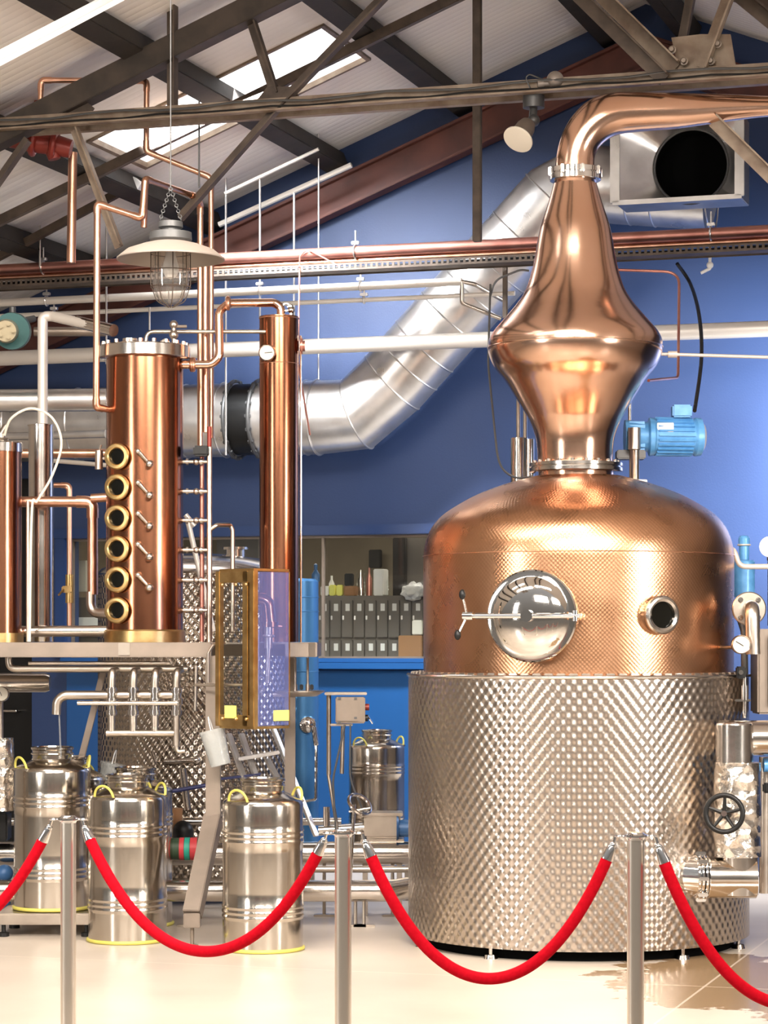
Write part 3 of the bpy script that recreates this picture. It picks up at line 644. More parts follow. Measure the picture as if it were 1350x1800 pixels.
prof = [(272, 1200), (272.5, 1100), (272.5, 1000), (272, 975), (268, 952), (258, 928), (240, 907), (212, 888), (176, 869), (134, 853), (98, 843), (80, 838)]
pr = [(r*ks*0.998, sz(y)) for r, y in smooth_prof(prof, 4)]
bm = NB(); lathe(bm, pr, SP, seg=160); part(st, 'pot_shell', bm, 'copper_pot', 'copper shell of the pot with rounded shoulders')
SN = SP+V((-3.5*ks, 0, 0))      # neck axis
bm = NB(); lathe(bm, [(80*ks, sz(842)), (66*ks, sz(838)), (66*ks, sz(828))], SN, seg=96); part(st, 'neck_root', bm, 'copper')
bm = NB(); lathe(bm, [(60*ks, sz(830)), (80*ks, sz(830)), (82*ks, sz(829)), (82*ks, sz(823.5)), (79*ks, sz(822.5)), (79*ks, sz(821)), (82*ks, sz(820)), (82*ks, sz(815)), (80*ks, sz(814)), (62*ks, sz(814))], SN, seg=120)
fl = part(st, 'collar_flange', bm, 'steel')
for k in range(20):
    t = 2*math.pi*(k+0.5)/20; c = SN+V((math.cos(t), math.sin(t), 0))*74*ks+V((0, 0, sz(814)))
    bm = NB(); cyl(bm, c, c+V((0, 0, 0.012)), 0.010, seg=6); part(fl, 'bolt', bm, 'steel')
neck = [(66, 815), (66, 800), (69, 770), (79, 742), (88, 725), (106, 696), (124, 667), (142, 645), (152, 622), (153.5, 607), (151, 595), (143, 581), (124, 559), (102, 533), (86, 507), (74, 467), (66, 422), (60, 395), (47, 355), (36, 316)]
pr = [(r*ks*0.998, sz(y)) for r, y in smooth_prof(neck, 4)]
bm = NB(); lathe(bm, pr, SP+V((-5*ks, 0, 0)), seg=128); part(st, 'bulb_head', bm, 'copper', 'polished copper bulb tapering up to the swan neck')
bm = NB(); torus(bm, SP+V((-5*ks, 0, sz(612))), 153.6*ks, 0.003, seg=100, s2=6); part(st, 'bulb_seam', bm, 'copper')
bm = NB(); a = SP+V((-5*ks, 0, 0)); lathe(bm, [(34*ks, sz(318)), (44*ks, sz(318)), (45.5*ks, sz(317)), (45.5*ks, sz(308)), (44*ks, sz(307)), (44*ks, sz(306)), (46*ks, sz(305)), (46*ks, sz(297)), (44*ks, sz(296)), (34*ks, sz(296))], a, seg=80); cp = part(st, 'neck_clamp', bm, 'chrome')
for k in range(8):
    t = 2*math.pi*k/8+0.2; c = a+V((math.cos(t), math.sin(t), 0))*46*ks+V((0, 0, sz(303))); bm = NB(); bbox(bm, c, (0.02, 0.02, 0.045), 0.004); part(cp, 'clamp_bolt', bm, 'chrome')
arm = [((1010.5, 318), 34), ((1010.5, 290), 34), ((1013, 268), 33.5), ((1021, 246), 34.5), ((1035, 226), 36.5), ((1055, 209), 38), ((1080, 200), 37), ((1110, 197.5), 35), ((1150, 196), 33), ((1190, 195), 31), ((1240, 192), 27), ((1294, 189), 22.5), ((1350, 187), 18), ((1450, 184), 16), ((1560, 181), 15)]
px_ = smooth_prof([a_[0] for a_ in arm], 4); rr_ = smooth_prof([(a_[1], 0) for a_ in arm], 4)
bm = NB(); tube(bm, [P(x, y, SD) for x, y in px_], [r[0]*ks for r in rr_], 40); part(st, 'lyne_arm', bm, 'copper', 'tapering copper pipe bending to the right')
# manway
def on_shell(px, py, R=RC, out=0.0):
    s_ = (px-1016)*ks/R*1.0; th = math.asin(max(-1, min(1, s_*0.995))); n_ = V((math.sin(th), -math.cos(th), 0))
    c = SP+n_*(R+out); D = c.y; c.z = EYE+(HZ-py)/F*D; return c, n_, V((math.cos(th), math.sin(th), 0))
c, n_, e_ = on_shell(925, 1083); UPV = V((0, 0, 1)); kc = c.y/F
mw = NB(); lathe(mw, [(0.212, -0.06), (0.214, 0.045), (0.210, 0.055), (0.198, 0.055)], c, n_, 72); part(st, 'manway_ring', mw, 'steel')
mw = NB(); lathe(mw, [(0.222, 0.050), (0.227, 0.056), (0.227, 0.066), (0.220, 0.074), (0.196, 0.076), (0.190, 0.078), (0.178, 0.090), (0.150, 0.106), (0.110, 0.119), (0.060, 0.127), (0.0, 0.129)], c, n_, 96)
door = part(st, 'manway_door', mw, 'steel_mirror', 'polished domed steel manway door')
mw = NB(); y0 = 0.145
tube(mw, [c+e_*-0.30+n_*y0, c+n_*(y0+0.008), c+e_*0.26+n_*y0*0.9], 0.012, 12); cyl(mw, c+n_*0.12, c+n_*0.165, 0.030); cyl(mw, c+e_*0.235+n_*0.13-UPV*0.025, c+e_*0.235+n_*0.13+UPV*0.025, 0.014)
bbox(mw, c+e_*0.245+n_*0.08, (0.03, 0.10, 0.022), 0.004, e_, n_, UPV); bbox(mw, c+e_*-0.245+n_*0.09, (0.05, 0.10, 0.03), 0.004, e_, n_, UPV)
part(door, 'crossbar', mw, 'chrome')
mw = NB(); h0 = c+e_*-0.295+n_*y0
cyl(mw, h0-e_*0.03, h0+e_*0.02, 0.022, seg=16)
tube(mw, [h0-e_*0.01, h0-e_*0.025+UPV*0.09+n_*0.02], 0.0065, 8); tube(mw, [h0-e_*0.01, h0-e_*0.045-UPV*0.08+n_*0.02], 0.0065, 8)
hd = part(door, 'clamp_handle', mw, 'chrome')
for q in (h0-e_*0.028+UPV*0.105+n_*0.023, h0-e_*0.052-UPV*0.092+n_*0.023):
    mw = NB(); ball(mw, q, 0.017, 14, (1, 1, 1.5)); part(door, 'knob', mw, 'black', 'black knob')
# sight porthole
c, n_, e_ = on_shell(1129, 1081)
mw = NB(); lathe(mw, [(0.088, -0.03), (0.092, 0.03), (0.096, 0.036), (0.095, 0.048), (0.088, 0.056), (0.078, 0.058), (0.066, 0.052), (0.064, 0.03)], c, n_, 64); ph = part(st, 'porthole', mw, 'steel', 'small round steel porthole')
mw = NB(); lathe(mw, [(0.066, 0.034), (0, 0.030)], c, n_, 48); part(ph, 'glass', mw, 'glass_dark', 'black glass')
# short vent stub and seam on the shoulder
bm = NB(); torus(bm, SP+V((0, 0, sz(978))), 272.5*ks, 0.0025, seg=140, s2=6); part(st, 'shoulder_seam', bm, 'copper_soft')

# sight-glass tubes behind the dome, left
o = thing('level_gauge', 'pair of clear steel tubes standing on the still dome, left behind the collar', 'gauge', P(918, 860, 13.25))
for px, w_, y0, y1 in ((913, 15, 770, 905), (931, 8, 772, 900)):
    bm = NB(); cyl(bm, P(px, y1, 13.3), P(px, y0, 13.3), w_*13.3/F, seg=20); part(o, 'sleeve', bm, 'steel')
for px, y0 in ((911, 690), (923, 690)):
    bm = NB(); cyl(bm, P(px, 775, 13.3), P(px, y0, 13.3), 3.5*13.3/F, seg=10); part(o, 'tube', bm, 'steel_brush')
# geared motor
MD = 13.1; km = MD/F
mo = thing('geared_motor', 'bright blue electric geared motor beside the still collar', 'motor', P(1170, 830, MD))
ax = V((1, 0.1, 0)).normalized()
c = P(1192, 768, MD)
bm = NB(); tube(bm, [c-ax*46*km, c-ax*44*km, c+ax*26*km, c+ax*30*km, c+ax*40*km, c+ax*43*km], [29*km, 31*km, 31*km, 34*km, 33*km, 26*km], 32)
for k in range(24):
    t = 2*math.pi*k/24; r_ = V((0, 0, 1))*math.sin(t)+ax.cross(V((0, 0, 1)))*math.cos(t); bbox(bm, c-ax*9*km+r_*32*km, (64*km, 3*km, 5*km), 0.001, ax, r_.cross(ax), r_)
part(mo, 'motor_body', bm, 'blue_paint')
bm = NB(); cyl(bm, c+ax*42*km, c+ax*46*km, 27*km, 22*km); part(mo, 'fan_cover', bm, 'white_pipe')
bm = NB(); bbox(bm, P(1197, 724, MD)-V((0, 0.02, 0)), (34*km, 0.09, 22*km), 0.008); part(mo, 'terminal_box', bm, 'blue_paint')
bm = NB(); bbox(bm, P(1166, 754, MD)-V((0, 32*km, 0)), (29*km, 0.008, 16*km), 0.002); part(mo, 'nameplate', bm, 'paper', 'blank silver white nameplate')
bm = NB(); tube(bm, [P(1150, 768, MD), P(1141, 768, MD), P(1138, 768, MD), P(1098, 768, MD)], [33*km, 34*km, 26*km, 30*km], 28); bbox(bm, P(1118, 768, MD), (40*km, 0.14, 52*km), 0.02); part(mo, 'gearbox', bm, 'blue_paint')
bm = NB(); bbox(bm, P(1108, 800, MD), (50*km, 0.12, 16*km), 0.006); part(mo, 'mount', bm, 'grey_dark')
bm = NB(); cyl(bm, P(1115, 880, MD-0.02), P(1115, 790, MD-0.06), 9*km, seg=16); cyl(bm, P(1115, 790, MD-0.13), P(1115, 752, MD-0.13), 11*km, seg=16); bbox(bm, P(1118, 847, MD-0.05), (36*km, 0.1, 6*km), 0.003); part(mo, 'stand_post', bm, 'steel_brush')
bm = NB(); cyl(bm, P(1107, 780, MD+0.1), P(1107, 690, MD+0.1), 3*km, seg=10); part(mo, 'conduit', bm, 'steel')

# ================================================================== PIPEWORK RIGHT OF THE STILL
pipe('steel_pipe', 'white S-shaped pipe leaving the right shoulder of the still', 'pipe', [P(1278, 965, 12.8), P(1291, 966, 12.7), P(1299, 996, 12.7), P(1430, 996, 12.7)], 0.014, 'white_pipe', 0.05)
o = thing('blue_actuator', 'pale blue cylinder actuator right of the still, behind the round flange', 'actuator', P(1308, 1050, 13.2)); kk = 13.2/F
bm = NB(); lathe(bm, [(0, 0), (19*kk, 0), (19*kk, 62*kk), (17*kk, 65*kk), (0, 65*kk)], P(1308, 1050, 13.2), seg=32); part(o, 'body', bm, 'blue_paint')
bm = NB(); lathe(bm, [(9*kk, 0), (9*kk, 24*kk), (10*kk, 25*kk), (10*kk, 38*kk), (7*kk, 42*kk), (0, 43*kk)], P(1308, 984, 13.2), seg=24); part(o, 'stem', bm, 'blue_paint')
bm = NB(); torus(bm, P(1308, 958, 13.2), 10.5*kk, 0.005, seg=24); part(o, 'collar', bm, 'white_pipe')
o = thing('flanged_elbow', 'round bolted steel flange with an elbow pipe right of the still', 'pipe fitting', P(1318, 1105, 12.3)); kk = 12.3/F
bm = NB(); lathe(bm, [(0, -0.02), (30*kk, -0.02), (30*kk, 0.0), (28*kk, 0.005), (12*kk, 0.006), (0, 0.006)], P(1317, 1070, 12.3), V((0, -1, 0)), 40); fg = part(o, 'flange', bm, 'steel_brush')
for k in range(4):
    t = math.pi/4+k*math.pi/2; b2 = NB(); lathe(b2, [(0, 0.022), (0.010, 0.022), (0.010, 0.004), (0.014, 0.004), (0.014, 0)], P(1317, 1070, 12.3)+V((math.cos(t), 0, math.sin(t)))*22*kk+V((0, -0.004, 0)), V((0, -1, 0)), 8); part(fg, 'bolt', b2, 'steel')
bm = NB(); tube(bm, [P(1320, 1068, 12.28), P(1322, 1070, 12.16), P(1324, 1150, 12.16)], 13*kk, 20, 0.05); part(o, 'elbow', bm, 'steel_brush')
pipe('steel_pipe', 'dark pipe stub dropping behind the pressure gauge', 'pipe', [P(1300, 1085, 12.5), P(1308, 1110, 12.45), P(1309, 1185, 12.45)], 0.018, 'grey_dark', 0.03)
def gauge(px, py, D, r, label, ang=2.6, stem=None):
    c = P(px, py, D); g = thing('dial_gauge', label, 'gauge', c)
    b = NB(); lathe(b, [(0, 0.03), (r, 0.03), (r, 0), (r*0.94, -0.006), (r*0.88, -0.004)], c, V((0, 1, 0)), 40); part(g, 'case', b, 'steel')
    b = NB(); lathe(b, [(r*0.9, -0.001), (0, -0.002)], c, V((0, 1, 0)), 32); part(g, 'dial', b, 'gauge_face')
    b = NB(); e = V((math.cos(ang), 0, math.sin(ang))); bbox(b, c+e*r*0.2+V((0, -0.006, 0)), (r*0.95, 0.002, r*0.07), 0.0005, e, V((0, 1, 0)), V((-e.z, 0, e.x))); part(g, 'needle', b, 'black')
    if stem: b = NB(); tube(b, [c+V((0, 0.02, 0)), *stem], 0.009, 10, 0.02); part(g, 'stem', b, 'steel_brush')
    return g
gauge(1303, 1133, 12.05, 0.047, 'round white pressure gauge beside the right edge of the still', 2.6, [P(1290, 1138, 12.2), P(1262, 1138, 12.35)])
o = thing('valve_block', 'small black and steel valve with a lever at the right end of the jacket rim', 'valve', P(1310, 1240, 12.2))
bm = NB(); bbox(bm, P(1302, 1182, 12.25), (0.045, 0.06, 0.06), 0.006); part(o, 'valve_body', bm, 'black')
bm = NB(); lathe(bm, [(0, 0.01), (0.012, 0.01), (0.012, 0)], P(1302, 1182, 12.21), V((0, -1, 0)), 12); part(o, 'cap', bm, 'steel')
bm = NB(); cyl(bm, P(1309, 1262, 12.25), P(1309, 1190, 12.25), 0.010); cyl(bm, P(1309, 1230, 12.24), P(1309, 1205, 12.24), 0.017); bbox(bm, P(1305, 1231, 12.25), (0.08, 0.04, 0.012), 0.003); part(o, 'stem', bm, 'steel')
o = thing('control_cabinet', 'beige steel cabinet edge at the right border beside the gauge', 'cabinet', P(1362, 1255, 12.35))
bm = NB(); bbox(bm, P(1384, 1180, 12.45), (0.34, 0.25, 0.43), 0.01); part(o, 'body', bm, 'steel_matte')
bm = NB(); bbox(bm, P(1392, 1180, 12.31), (0.24, 0.02, 0.36), 0.006); part(o, 'door', bm, 'steel_matte')
bm = NB(); lathe(bm, [(0, -0.02), (0.05, -0.02), (0.055, 0), (0, 0.004)], P(1353, 961, 12.9), V((0, -1, 0)), 32); single('white_disc', 'white round lamp face at the right border above the flange', 'lamp', bm, 'white')
bm = NB(); cyl(bm, P(1353, 961, 12.9)+V((0, 0.02, 0)), P(1353, 985, 12.9)+V((0, 0.02, 0)), 0.012); cyl(bm, P(1353, 985, 12.92), P(1353, 1100, 12.92), 0.012); single('lamp_pole', 'thin steel pole under the white round lamp face at the right border', 'pole', bm, 'steel')
# big bottom outlet
kk = 11.95/F; D0 = 11.95
bo = thing('outlet_pipework', 'polished outlet pipe with foil wrapping and black handwheel at the still right side', 'pipework', P(1290, 1640, D0))
bm = NB(); tube(bm, [P(1262, 1297, D0+0.12), P(1330, 1297, D0+0.12), P(1480, 1297, D0+0.12)], 31*kk, 32); part(bo, 'upper_pipe', bm, 'steel')
bm = NB(); tube(bm, [P(1291, 1274, D0), P(1291, 1360, D0)], 33*kk, 32); bm2 = None; part(bo, 'riser', bm, 'steel')
bm = NB(); torus(bm, P(1291, 1274, D0), 28*kk, 0.012, seg=32); part(bo, 'riser_cap', bm, 'steel')
def foilcyl(p0, p1, r, seg=72, rows=44, amp=0.005, sd=0):
    b = NB(); d = (p1-p0); x, y, dd = frame_of(d); rings = []
    for i in range(rows+1):
        q = p0+d*(i/rows); ring = []
        for k in range(seg):
            t = 2*math.pi*k/seg; e = x*math.cos(t)+y*math.sin(t); s = q+e*r
            w_ = noise.noise(V((s.x*11, s.y*11, s.z*9+sd)))+0.6*abs(noise.noise(V((s.x*26, s.y*26, s.z*22+sd))))
            ring.append(b.verts.new(q+e*(r+amp*w_)))
        rings.append(ring)
    for i in range(rows):
        for k in range(seg): b.faces.new([rings[i][k], rings[i][(k+1) % seg], rings[i+1][(k+1) % seg], rings[i+1][k]])
    b.faces.new(rings[0][::-1]); b.faces.new(rings[-1]); return b
part(bo, 'foil_wrap', foilcyl(P(1296, 1505, D0), P(1296, 1340, D0), 41*kk), 'foil', 'crumpled aluminium foil wrap')
bm = NB(); tube(bm, [P(1300, 1495, D0), P(1300, 1545, D0), P(1300, 1572, D0)], 33*kk, 32); part(bo, 'elbow', bm, 'steel')
bm = NB(); tube(bm, [P(1328, 1543, D0), P(1245, 1543, D0)], 36*kk, 32); part(bo, 'outlet', bm, 'steel')
bm = NB()
for x_, r_ in ((1242, 40), (1236, 42), (1229, 42), (1223, 40)): torus(bm, P(x_, 1541, D0+0.01), r_*kk-0.012, 0.008, V((1, 0.1, 0)), 36, 8)
tube(bm, [P(1245, 1542, D0), P(1224, 1540, D0+0.02), P(1206, 1540, D0+0.25)], [34*kk, 34*kk, 30*kk], 28)
for k in range(8):
    t = 2*math.pi*k/8; cc = P(1232, 1541, D0)+V((0, math.cos(t), math.sin(t)))*41*kk; bbox(bm, cc, (0.05, 0.018, 0.018), 0.004)
part(bo, 'clamp', bm, 'chrome')
# handwheel
hc = P(1273, 1430, D0-0.24); ha = V((-0.25, -1, 0.03)).normalized(); hx, hy, hz_ = frame_of(ha)
bm = NB(); torus(bm, hc, 0.088, 0.0125, ha, 48, 12)
for k in range(5):
    t = 2*math.pi*k/5+0.35; e = hx*math.cos(t)+hy*math.sin(t); tube(bm, [hc+e*0.012-ha*0.01, hc+e*0.085], [0.011, 0.007], 8)
hw = part(bo, 'handwheel', bm, 'black', 'black spoked handwheel')
bm = NB(); cyl(bm, hc-ha*0.14, hc+ha*0.012, 0.014, seg=14); part(hw, 'spindle', bm, 'steel')
bm = NB(); lathe(bm, [(0, -0.035), (0.055, -0.035), (0.055, 0), (0.03, 0.02), (0.03, 0.09), (0, 0.09)], hc-ha*0.17, ha, 24); part(bo, 'valve_bonnet', bm, 'steel')
pipe('steel_pipe', 'dark steel post behind the foil wrap at the right border', 'pipe', [P(1344, 1330, 12.3), P(1344, 1570, 12.3)], 0.028, 'steel_brush')
o = pipe('blue_valve', 'blue and white valve lever at the right border beside the foil', 'valve', [P(1342, 1345, 12.15), P(1400, 1345, 12.15)], 0.035, 'blue_paint')
bm = NB(); bbox(bm, P(1352, 1385, 12.15), (0.06, 0.06, 0.05), 0.008); part(o, 'knob', bm, 'black')

# ================================================================== FLOOR PIPES AND PUMP
def fpipe(label, pts, rpx, D, m='steel', bend=0.0, feet=()):
    r = rpx*D/F; bm = NB(); tube(bm, [P(x, y, d) for x, y, d in pts], r, 24, bend); o = single('floor_pipe', label, 'pipe', bm, m)
    for fx in feet:
        a = P(fx, pts[0][1], D); q = NB(); cyl(q, V((a.x, a.y, 0.0)), V((a.x, a.y, a.z-r)), 0.010, seg=8); bbox(q, V((a.x, a.y, 0.006)), (0.12, 0.05, 0.012), 0.003); part(o, 'pipe_stand', q, 'steel_brush')
    return o
fpipe('thick polished pipe running left from the still jacket at knee height', [(-120, 1500, 13.9), (742, 1500, 13.9)], 21, 13.9, feet=(40, 570, 690))
fpipe('lower thick steel pipe near the floor bending into the still jacket', [(-120, 1566, 13.4), (690, 1566, 13.4), (735, 1558, 13.15)], 19, 13.4, bend=0.15, feet=(330, 625, 640))
fpipe('slim upper silver pipe behind the milk churns', [(-120, 1444, 14.4), (600, 1444, 14.4)], 7, 14.4)
fpipe('thin grey rail between the two thick floor pipes', [(530, 1528, 13.7), (728, 1528, 13.7)], 6, 13.7, m='steel_brush')
D1 = 13.6; kk = D1/F
o = thing('hose_coupling', 'dark hose coupling with red and green bands on the pipe behind the churns', 'hose', P(330, 1520, D1-0.1))
bm = NB(); cyl(bm, P(296, 1492, 13.55), P(366, 1492, 13.55), 19*kk, seg=28); part(o, 'hose', bm, 'green')
for x0, x1, m_ in ((316, 324, 'red_band'), (325, 334, 'green_band'), (335, 347, 'red_band')):
    bm = NB(); cyl(bm, P(x0, 1492, 13.55), P(x1, 1492, 13.55), 20*kk, seg=28); part(o, 'band', bm, m_, m_.replace('_', ' '))
bm = NB(); ball(bm, P(322, 1462, 14.1), 0.06, 20, (1, 1, 1.1)); cyl(bm, P(322, 1462, 14.1), P(322, 1500, 14.1), 0.06); single('black_knob_valve', 'black dome cap standing behind the banded hose coupling', 'valve', bm, 'black')
bm = NB(); lathe(bm, [(0, 0), (0.03, 0), (0.045, 0.2), (0, 0.2)], P(308, 1482, 14.15), seg=20); single('tan_bottle', 'tan brown container behind the churns left of the black dome', 'container', bm, 'card')
pu_ = thing('transfer_pump', 'stainless pump with blue motor end low beside the still jacket', 'pump', V((P(680, 1500, 13.9).x, 13.9, 0.0)))
DP = 14.0; kk = DP/F
bm = NB(); bbox(bm, P(672, 1450, DP), (64*kk, 0.2, 44*kk), 0.015); bbox(bm, P(672, 1430, DP), (72*kk, 0.22, 6*kk), 0.004); bbox(bm, P(672, 1476, DP), (76*kk, 0.22, 7*kk), 0.004); part(pu_, 'pump_housing', bm, 'steel_brush')
bm = NB(); cyl(bm, P(697, 1455, DP-0.08), P(701, 1455, DP-0.08), 24*kk, 21*kk, 32); cyl(bm, P(700, 1456, DP-0.08), P(726, 1456, DP-0.08), 15*kk, seg=24); part(pu_, 'motor', bm, 'blue_dark')
bm = NB(); tube(bm, [P(640, 1455, DP-0.05), P(560, 1460, DP-0.05)], 9*kk, 16); tube(bm, [P(574, 1452, DP-0.05), P(574, 1418, DP-0.05)], 6*kk, 12); part(pu_, 'inlet', bm, 'steel')
for dx in (-30, 30):
    a = P(672+dx, 1478, DP); bm = NB(); bbox(bm, V((a.x, DP, a.z/2)), (0.03, 0.15, a.z), 0.004); part(pu_, 'leg', bm, 'steel_brush')
# control box on its post
D2 = 13.7; kk = D2/F
cb = thing('control_box', 'grey wall control box on a thin steel post in front of the blue wall', 'control box', V((P(585, 1400, D2).x, D2, 0)))
bm = NB(); bbox(bm, P(616, 1248, D2), (52*kk, 0.10, 46*kk), 0.006); part(cb, 'box', bm, 'steel_matte')
bm = NB(); bbox(bm, P(611, 1249, D2-0.055), (40*kk, 0.014, 38*kk), 0.004); ld = part(cb, 'cover', bm, 'steel_matte')
for x_, y_ in ((597, 1228), (625, 1228), (597, 1270), (625, 1262)):
    bm = NB(); bbox(bm, P(x_, y_, D2-0.064), (5*kk, 0.006, 4*kk), 0.001); part(ld, 'screw', bm, 'grey_dark')
bm = NB(); bbox(bm, P(608, 1219, D2), (74*kk, 0.12, 5*kk), 0.003); part(cb, 'bracket', bm, 'steel_brush'); bm = NB(); bbox(bm, P(600, 1274, D2), (40*kk, 0.05, 4*kk), 0.003); part(cb, 'bracket', bm, 'steel_brush')
a = P(578, 1219, D2); bm = NB(); cyl(bm, V((a.x, D2, P(0, 1362, D2).z)), a, 0.013, seg=12); tube(bm, [P(577, 1360, D2), P(592, 1450, D2-0.02), V((P(594, 0, D2).x, D2-0.02, 0.0))], 0.010, 10); part(cb, 'post', bm, 'steel_brush')
bm = NB(); cyl(bm, P(603, 1274, D2), P(601, 1360, D2), 0.012, seg=10); part(cb, 'conduit', bm, 'steel_brush')
bm = NB(); tube(bm, rounded([P(606, 1274, D2-0.03), P(585, 1370, D2-0.04), P(590, 1460, D2-0.04)], 0.3), 0.006, 8); tube(bm, rounded([P(616, 1274, D2-0.03), P(615, 1370, D2-0.04), P(640, 1430, D2-0.04)], 0.3), 0.005, 8); part(cb, 'cable', bm, 'grey_dark')
for x_, y_, m_ in ((643, 1243, 'red_valve'), (641, 1262, 'black')):
    bm = NB(); cyl(bm, P(x_-6, y_, D2), P(x_+6, y_, D2), 6*kk, seg=14); part(cb, 'switch', bm, m_)
bm = NB(); cyl(bm, P(646, 1258, D2), P(655, 1272, D2), 0.005, seg=8); part(cb, 'lever', bm, 'chrome')
bm = NB(); c = P(632, 1414, 13.5); torus(bm, c, 22*13.5/F, 0.010, V((0.6, -0.65, 0.75)), 32, 8); cyl(bm, c-V((0.06, 0, 0.04)), c+V((0.06, 0, -0.02)), 0.006, seg=8); tube(bm, [c+V((-0.03, 0, 0)), V((P(612, 0, 13.55).x, 13.5, 0.0))], 0.010, 8); single('steel_handwheel', 'oval steel ring handle leaning below the grey control box', 'handle', bm, 'steel')

# ================================================================== LEFT PLATFORM AND COLUMNS
PF = 12.95; kp = PF/F; DT = P(0, 1129, PF).z          # deck height
pl = thing('column_platform', 'matte stainless platform beam carrying the copper columns', 'platform', V((P(375, 1600, PF).x, PF, 0)))
x0, x1 = P(-160, 0, PF).x, P(372, 0, PF).x; x2 = P(548, 0, PF).x
bm = NB(); bbox(bm, V(((x0+x1)/2, PF, DT-0.04)), (x1-x0, 0.06, 0.078), 0.004); part(pl, 'front_beam', bm, 'steel_matte')
bm = NB(); bbox(bm, V(((x0+x2)/2, 13.95, DT-0.04)), (x2-x0, 0.06, 0.078), 0.004); part(pl, 'back_beam', bm, 'steel_matte')
bm = NB(); bbox(bm, V(((P(508, 0, 13.1).x+x2)/2, 13.1, DT-0.04)), (x2-P(508, 0, 13.1).x+0.04, 0.06, 0.078), 0.004); bbox(bm, V((x2, 13.5, DT-0.04)), (0.05, 0.86, 0.078), 0.004); part(pl, 'side_beam', bm, 'steel_matte')
bm = NB(); bbox(bm, V(((x0+x2)/2, 13.5, DT-0.006)), (x2-x0-0.02, 0.86, 0.010), 0.002); part(pl, 'deck', bm, 'steel_matte')
a = P(375, 1156, PF); b = P(375, 1447, PF); c = P(338, 1622, 12.55)
bm = NB(); bbox(bm, (a+b)/2, (0.078, 0.078, a.z-b.z+0.02), 0.004); part(pl, 'leg', bm, 'steel_matte')
bm = NB(); beam(bm, b+V((0, 0.0, 0.03)), c+V((0, 0, 0.04)), 0.09, 0.078); bbox(bm, c+V((0, 0, 0.015)), (0.085, 0.085, 0.075), 0.004); cyl(bm, V((c.x, c.y, 0)), V((c.x, c.y, c.z)), 0.010, seg=10); lathe(bm, [(0, 0.012), (0.03, 0.008), (0.035, 0), (0, 0)], V((c.x, c.y, 0)), seg=20); part(pl, 'angled_foot', bm, 'steel_matte')
bm = NB(); cc = P(510, 1156, 13.9); bbox(bm, V((cc.x, 13.9, DT/2-0.02)), (0.06, 0.06, DT-0.04), 0.004); part(pl, 'leg', bm, 'steel_matte')
bm = NB(); beam(bm, P(182, 1180, 13.7), P(140, 1345, 13.7), 0.035, 0.035); part(pl, 'brace', bm, 'steel_matte')
bm = NB(); bbox(bm, V((P(-120, 0, PF).x, PF, DT/2-0.03)), (0.078, 0.078, DT-0.06), 0.004); part(pl, 'leg', bm, 'steel_matte')
bm = NB(); bbox(bm, P(218, 1141, PF-0.034), (20*kp, 0.006, 22*kp), 0.001, V((1, 0, 0))); part(pl, 'bracket_plate', bm, 'steel_brush')

CD = 13.28; kc = CD/F; CP = V((P(254.5, 0, CD).x, CD, DT)); CR = 67.5*kc
def cz(py): return EYE+(HZ-py)*kc
c1 = thing('rectification_column', 'wide copper column with six brass portholes on the platform', 'column', CP)
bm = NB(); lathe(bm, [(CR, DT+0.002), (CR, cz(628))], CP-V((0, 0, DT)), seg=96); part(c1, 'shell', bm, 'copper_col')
bm = NB(); lathe(bm, [(CR, DT), (CR+0.012, DT), (CR+0.012, DT+0.060), (CR+0.006, DT+0.068), (CR, DT+0.068)], CP-V((0, 0, DT)), seg=96); part(c1, 'base_ring', bm, 'brass', 'brass base ring')
Rf = 80*kc
bm = NB(); lathe(bm, [(0, cz(632)), (Rf-0.012, cz(632)), (Rf, cz(630)), (Rf, cz(611)), (Rf-0.006, cz(609)), (0, cz(609))], CP-V((0, 0, DT)), seg=96); lid = part(c1, 'lid_flange', bm, 'steel')
for k in range(20):
    t = 2*math.pi*k/20; p = V((CP.x+math.cos(t)*(Rf-0.02), CP.y+math.sin(t)*(Rf-0.02), cz(609))); bm = NB(); cyl(bm, p, p+V((0, 0, 0.018)), 0.012, seg=6); part(lid, 'bolt', bm, 'steel')
p = V((P(229, 0, CD).x, CD, cz(609))); bm = NB(); lathe(bm, [(0.05, 0), (0.05, 0.025), (0.042, 0.03), (0.042, 0.042), (0, 0.042)], p, seg=32); part(lid, 'cap', bm, 'steel')
bm = NB(); tube(bm, [V((P(256, 0, CD).x, CD, cz(612))), P(257, 583, CD), P(470, 583, CD+0.1)], 0.011, 12, 0.05); part(c1, 'vent_pipe', bm, 'steel_brush')
p = V((P(306, 0, CD).x, CD-0.02, cz(612))); bm = NB(); cyl(bm, p, p+V((0, 0, 0.14)), 0.013, seg=12); ball(bm, p+V((0, 0, 0.07)), 0.026, 14); ball(bm, p+V((0, 0, 0.125)), 0.024, 14); tube(bm, [p+V((0, 0, 0.115)), p+V((0.07, 0, 0.115))], 0.009, 10); tube(bm, [p+V((-0.02, 0, 0.012)), p+V((-0.04, 0, 0.045)), p+V((-0.09, 0, 0.01))], 0.012, 10, 0.03); part(c1, 'relief_valve', bm, 'steel_brush')
def col_pt(px, py, out=0.0):
    s_ = (px-254.5)*kc/CR; th = math.asin(s_); n_ = V((math.sin(th), -math.cos(th), 0)); c = CP+n_*(CR+out); c.z = EYE+(HZ-py)/F*c.y; return c, n_, V((math.cos(th), math.sin(th), 0))
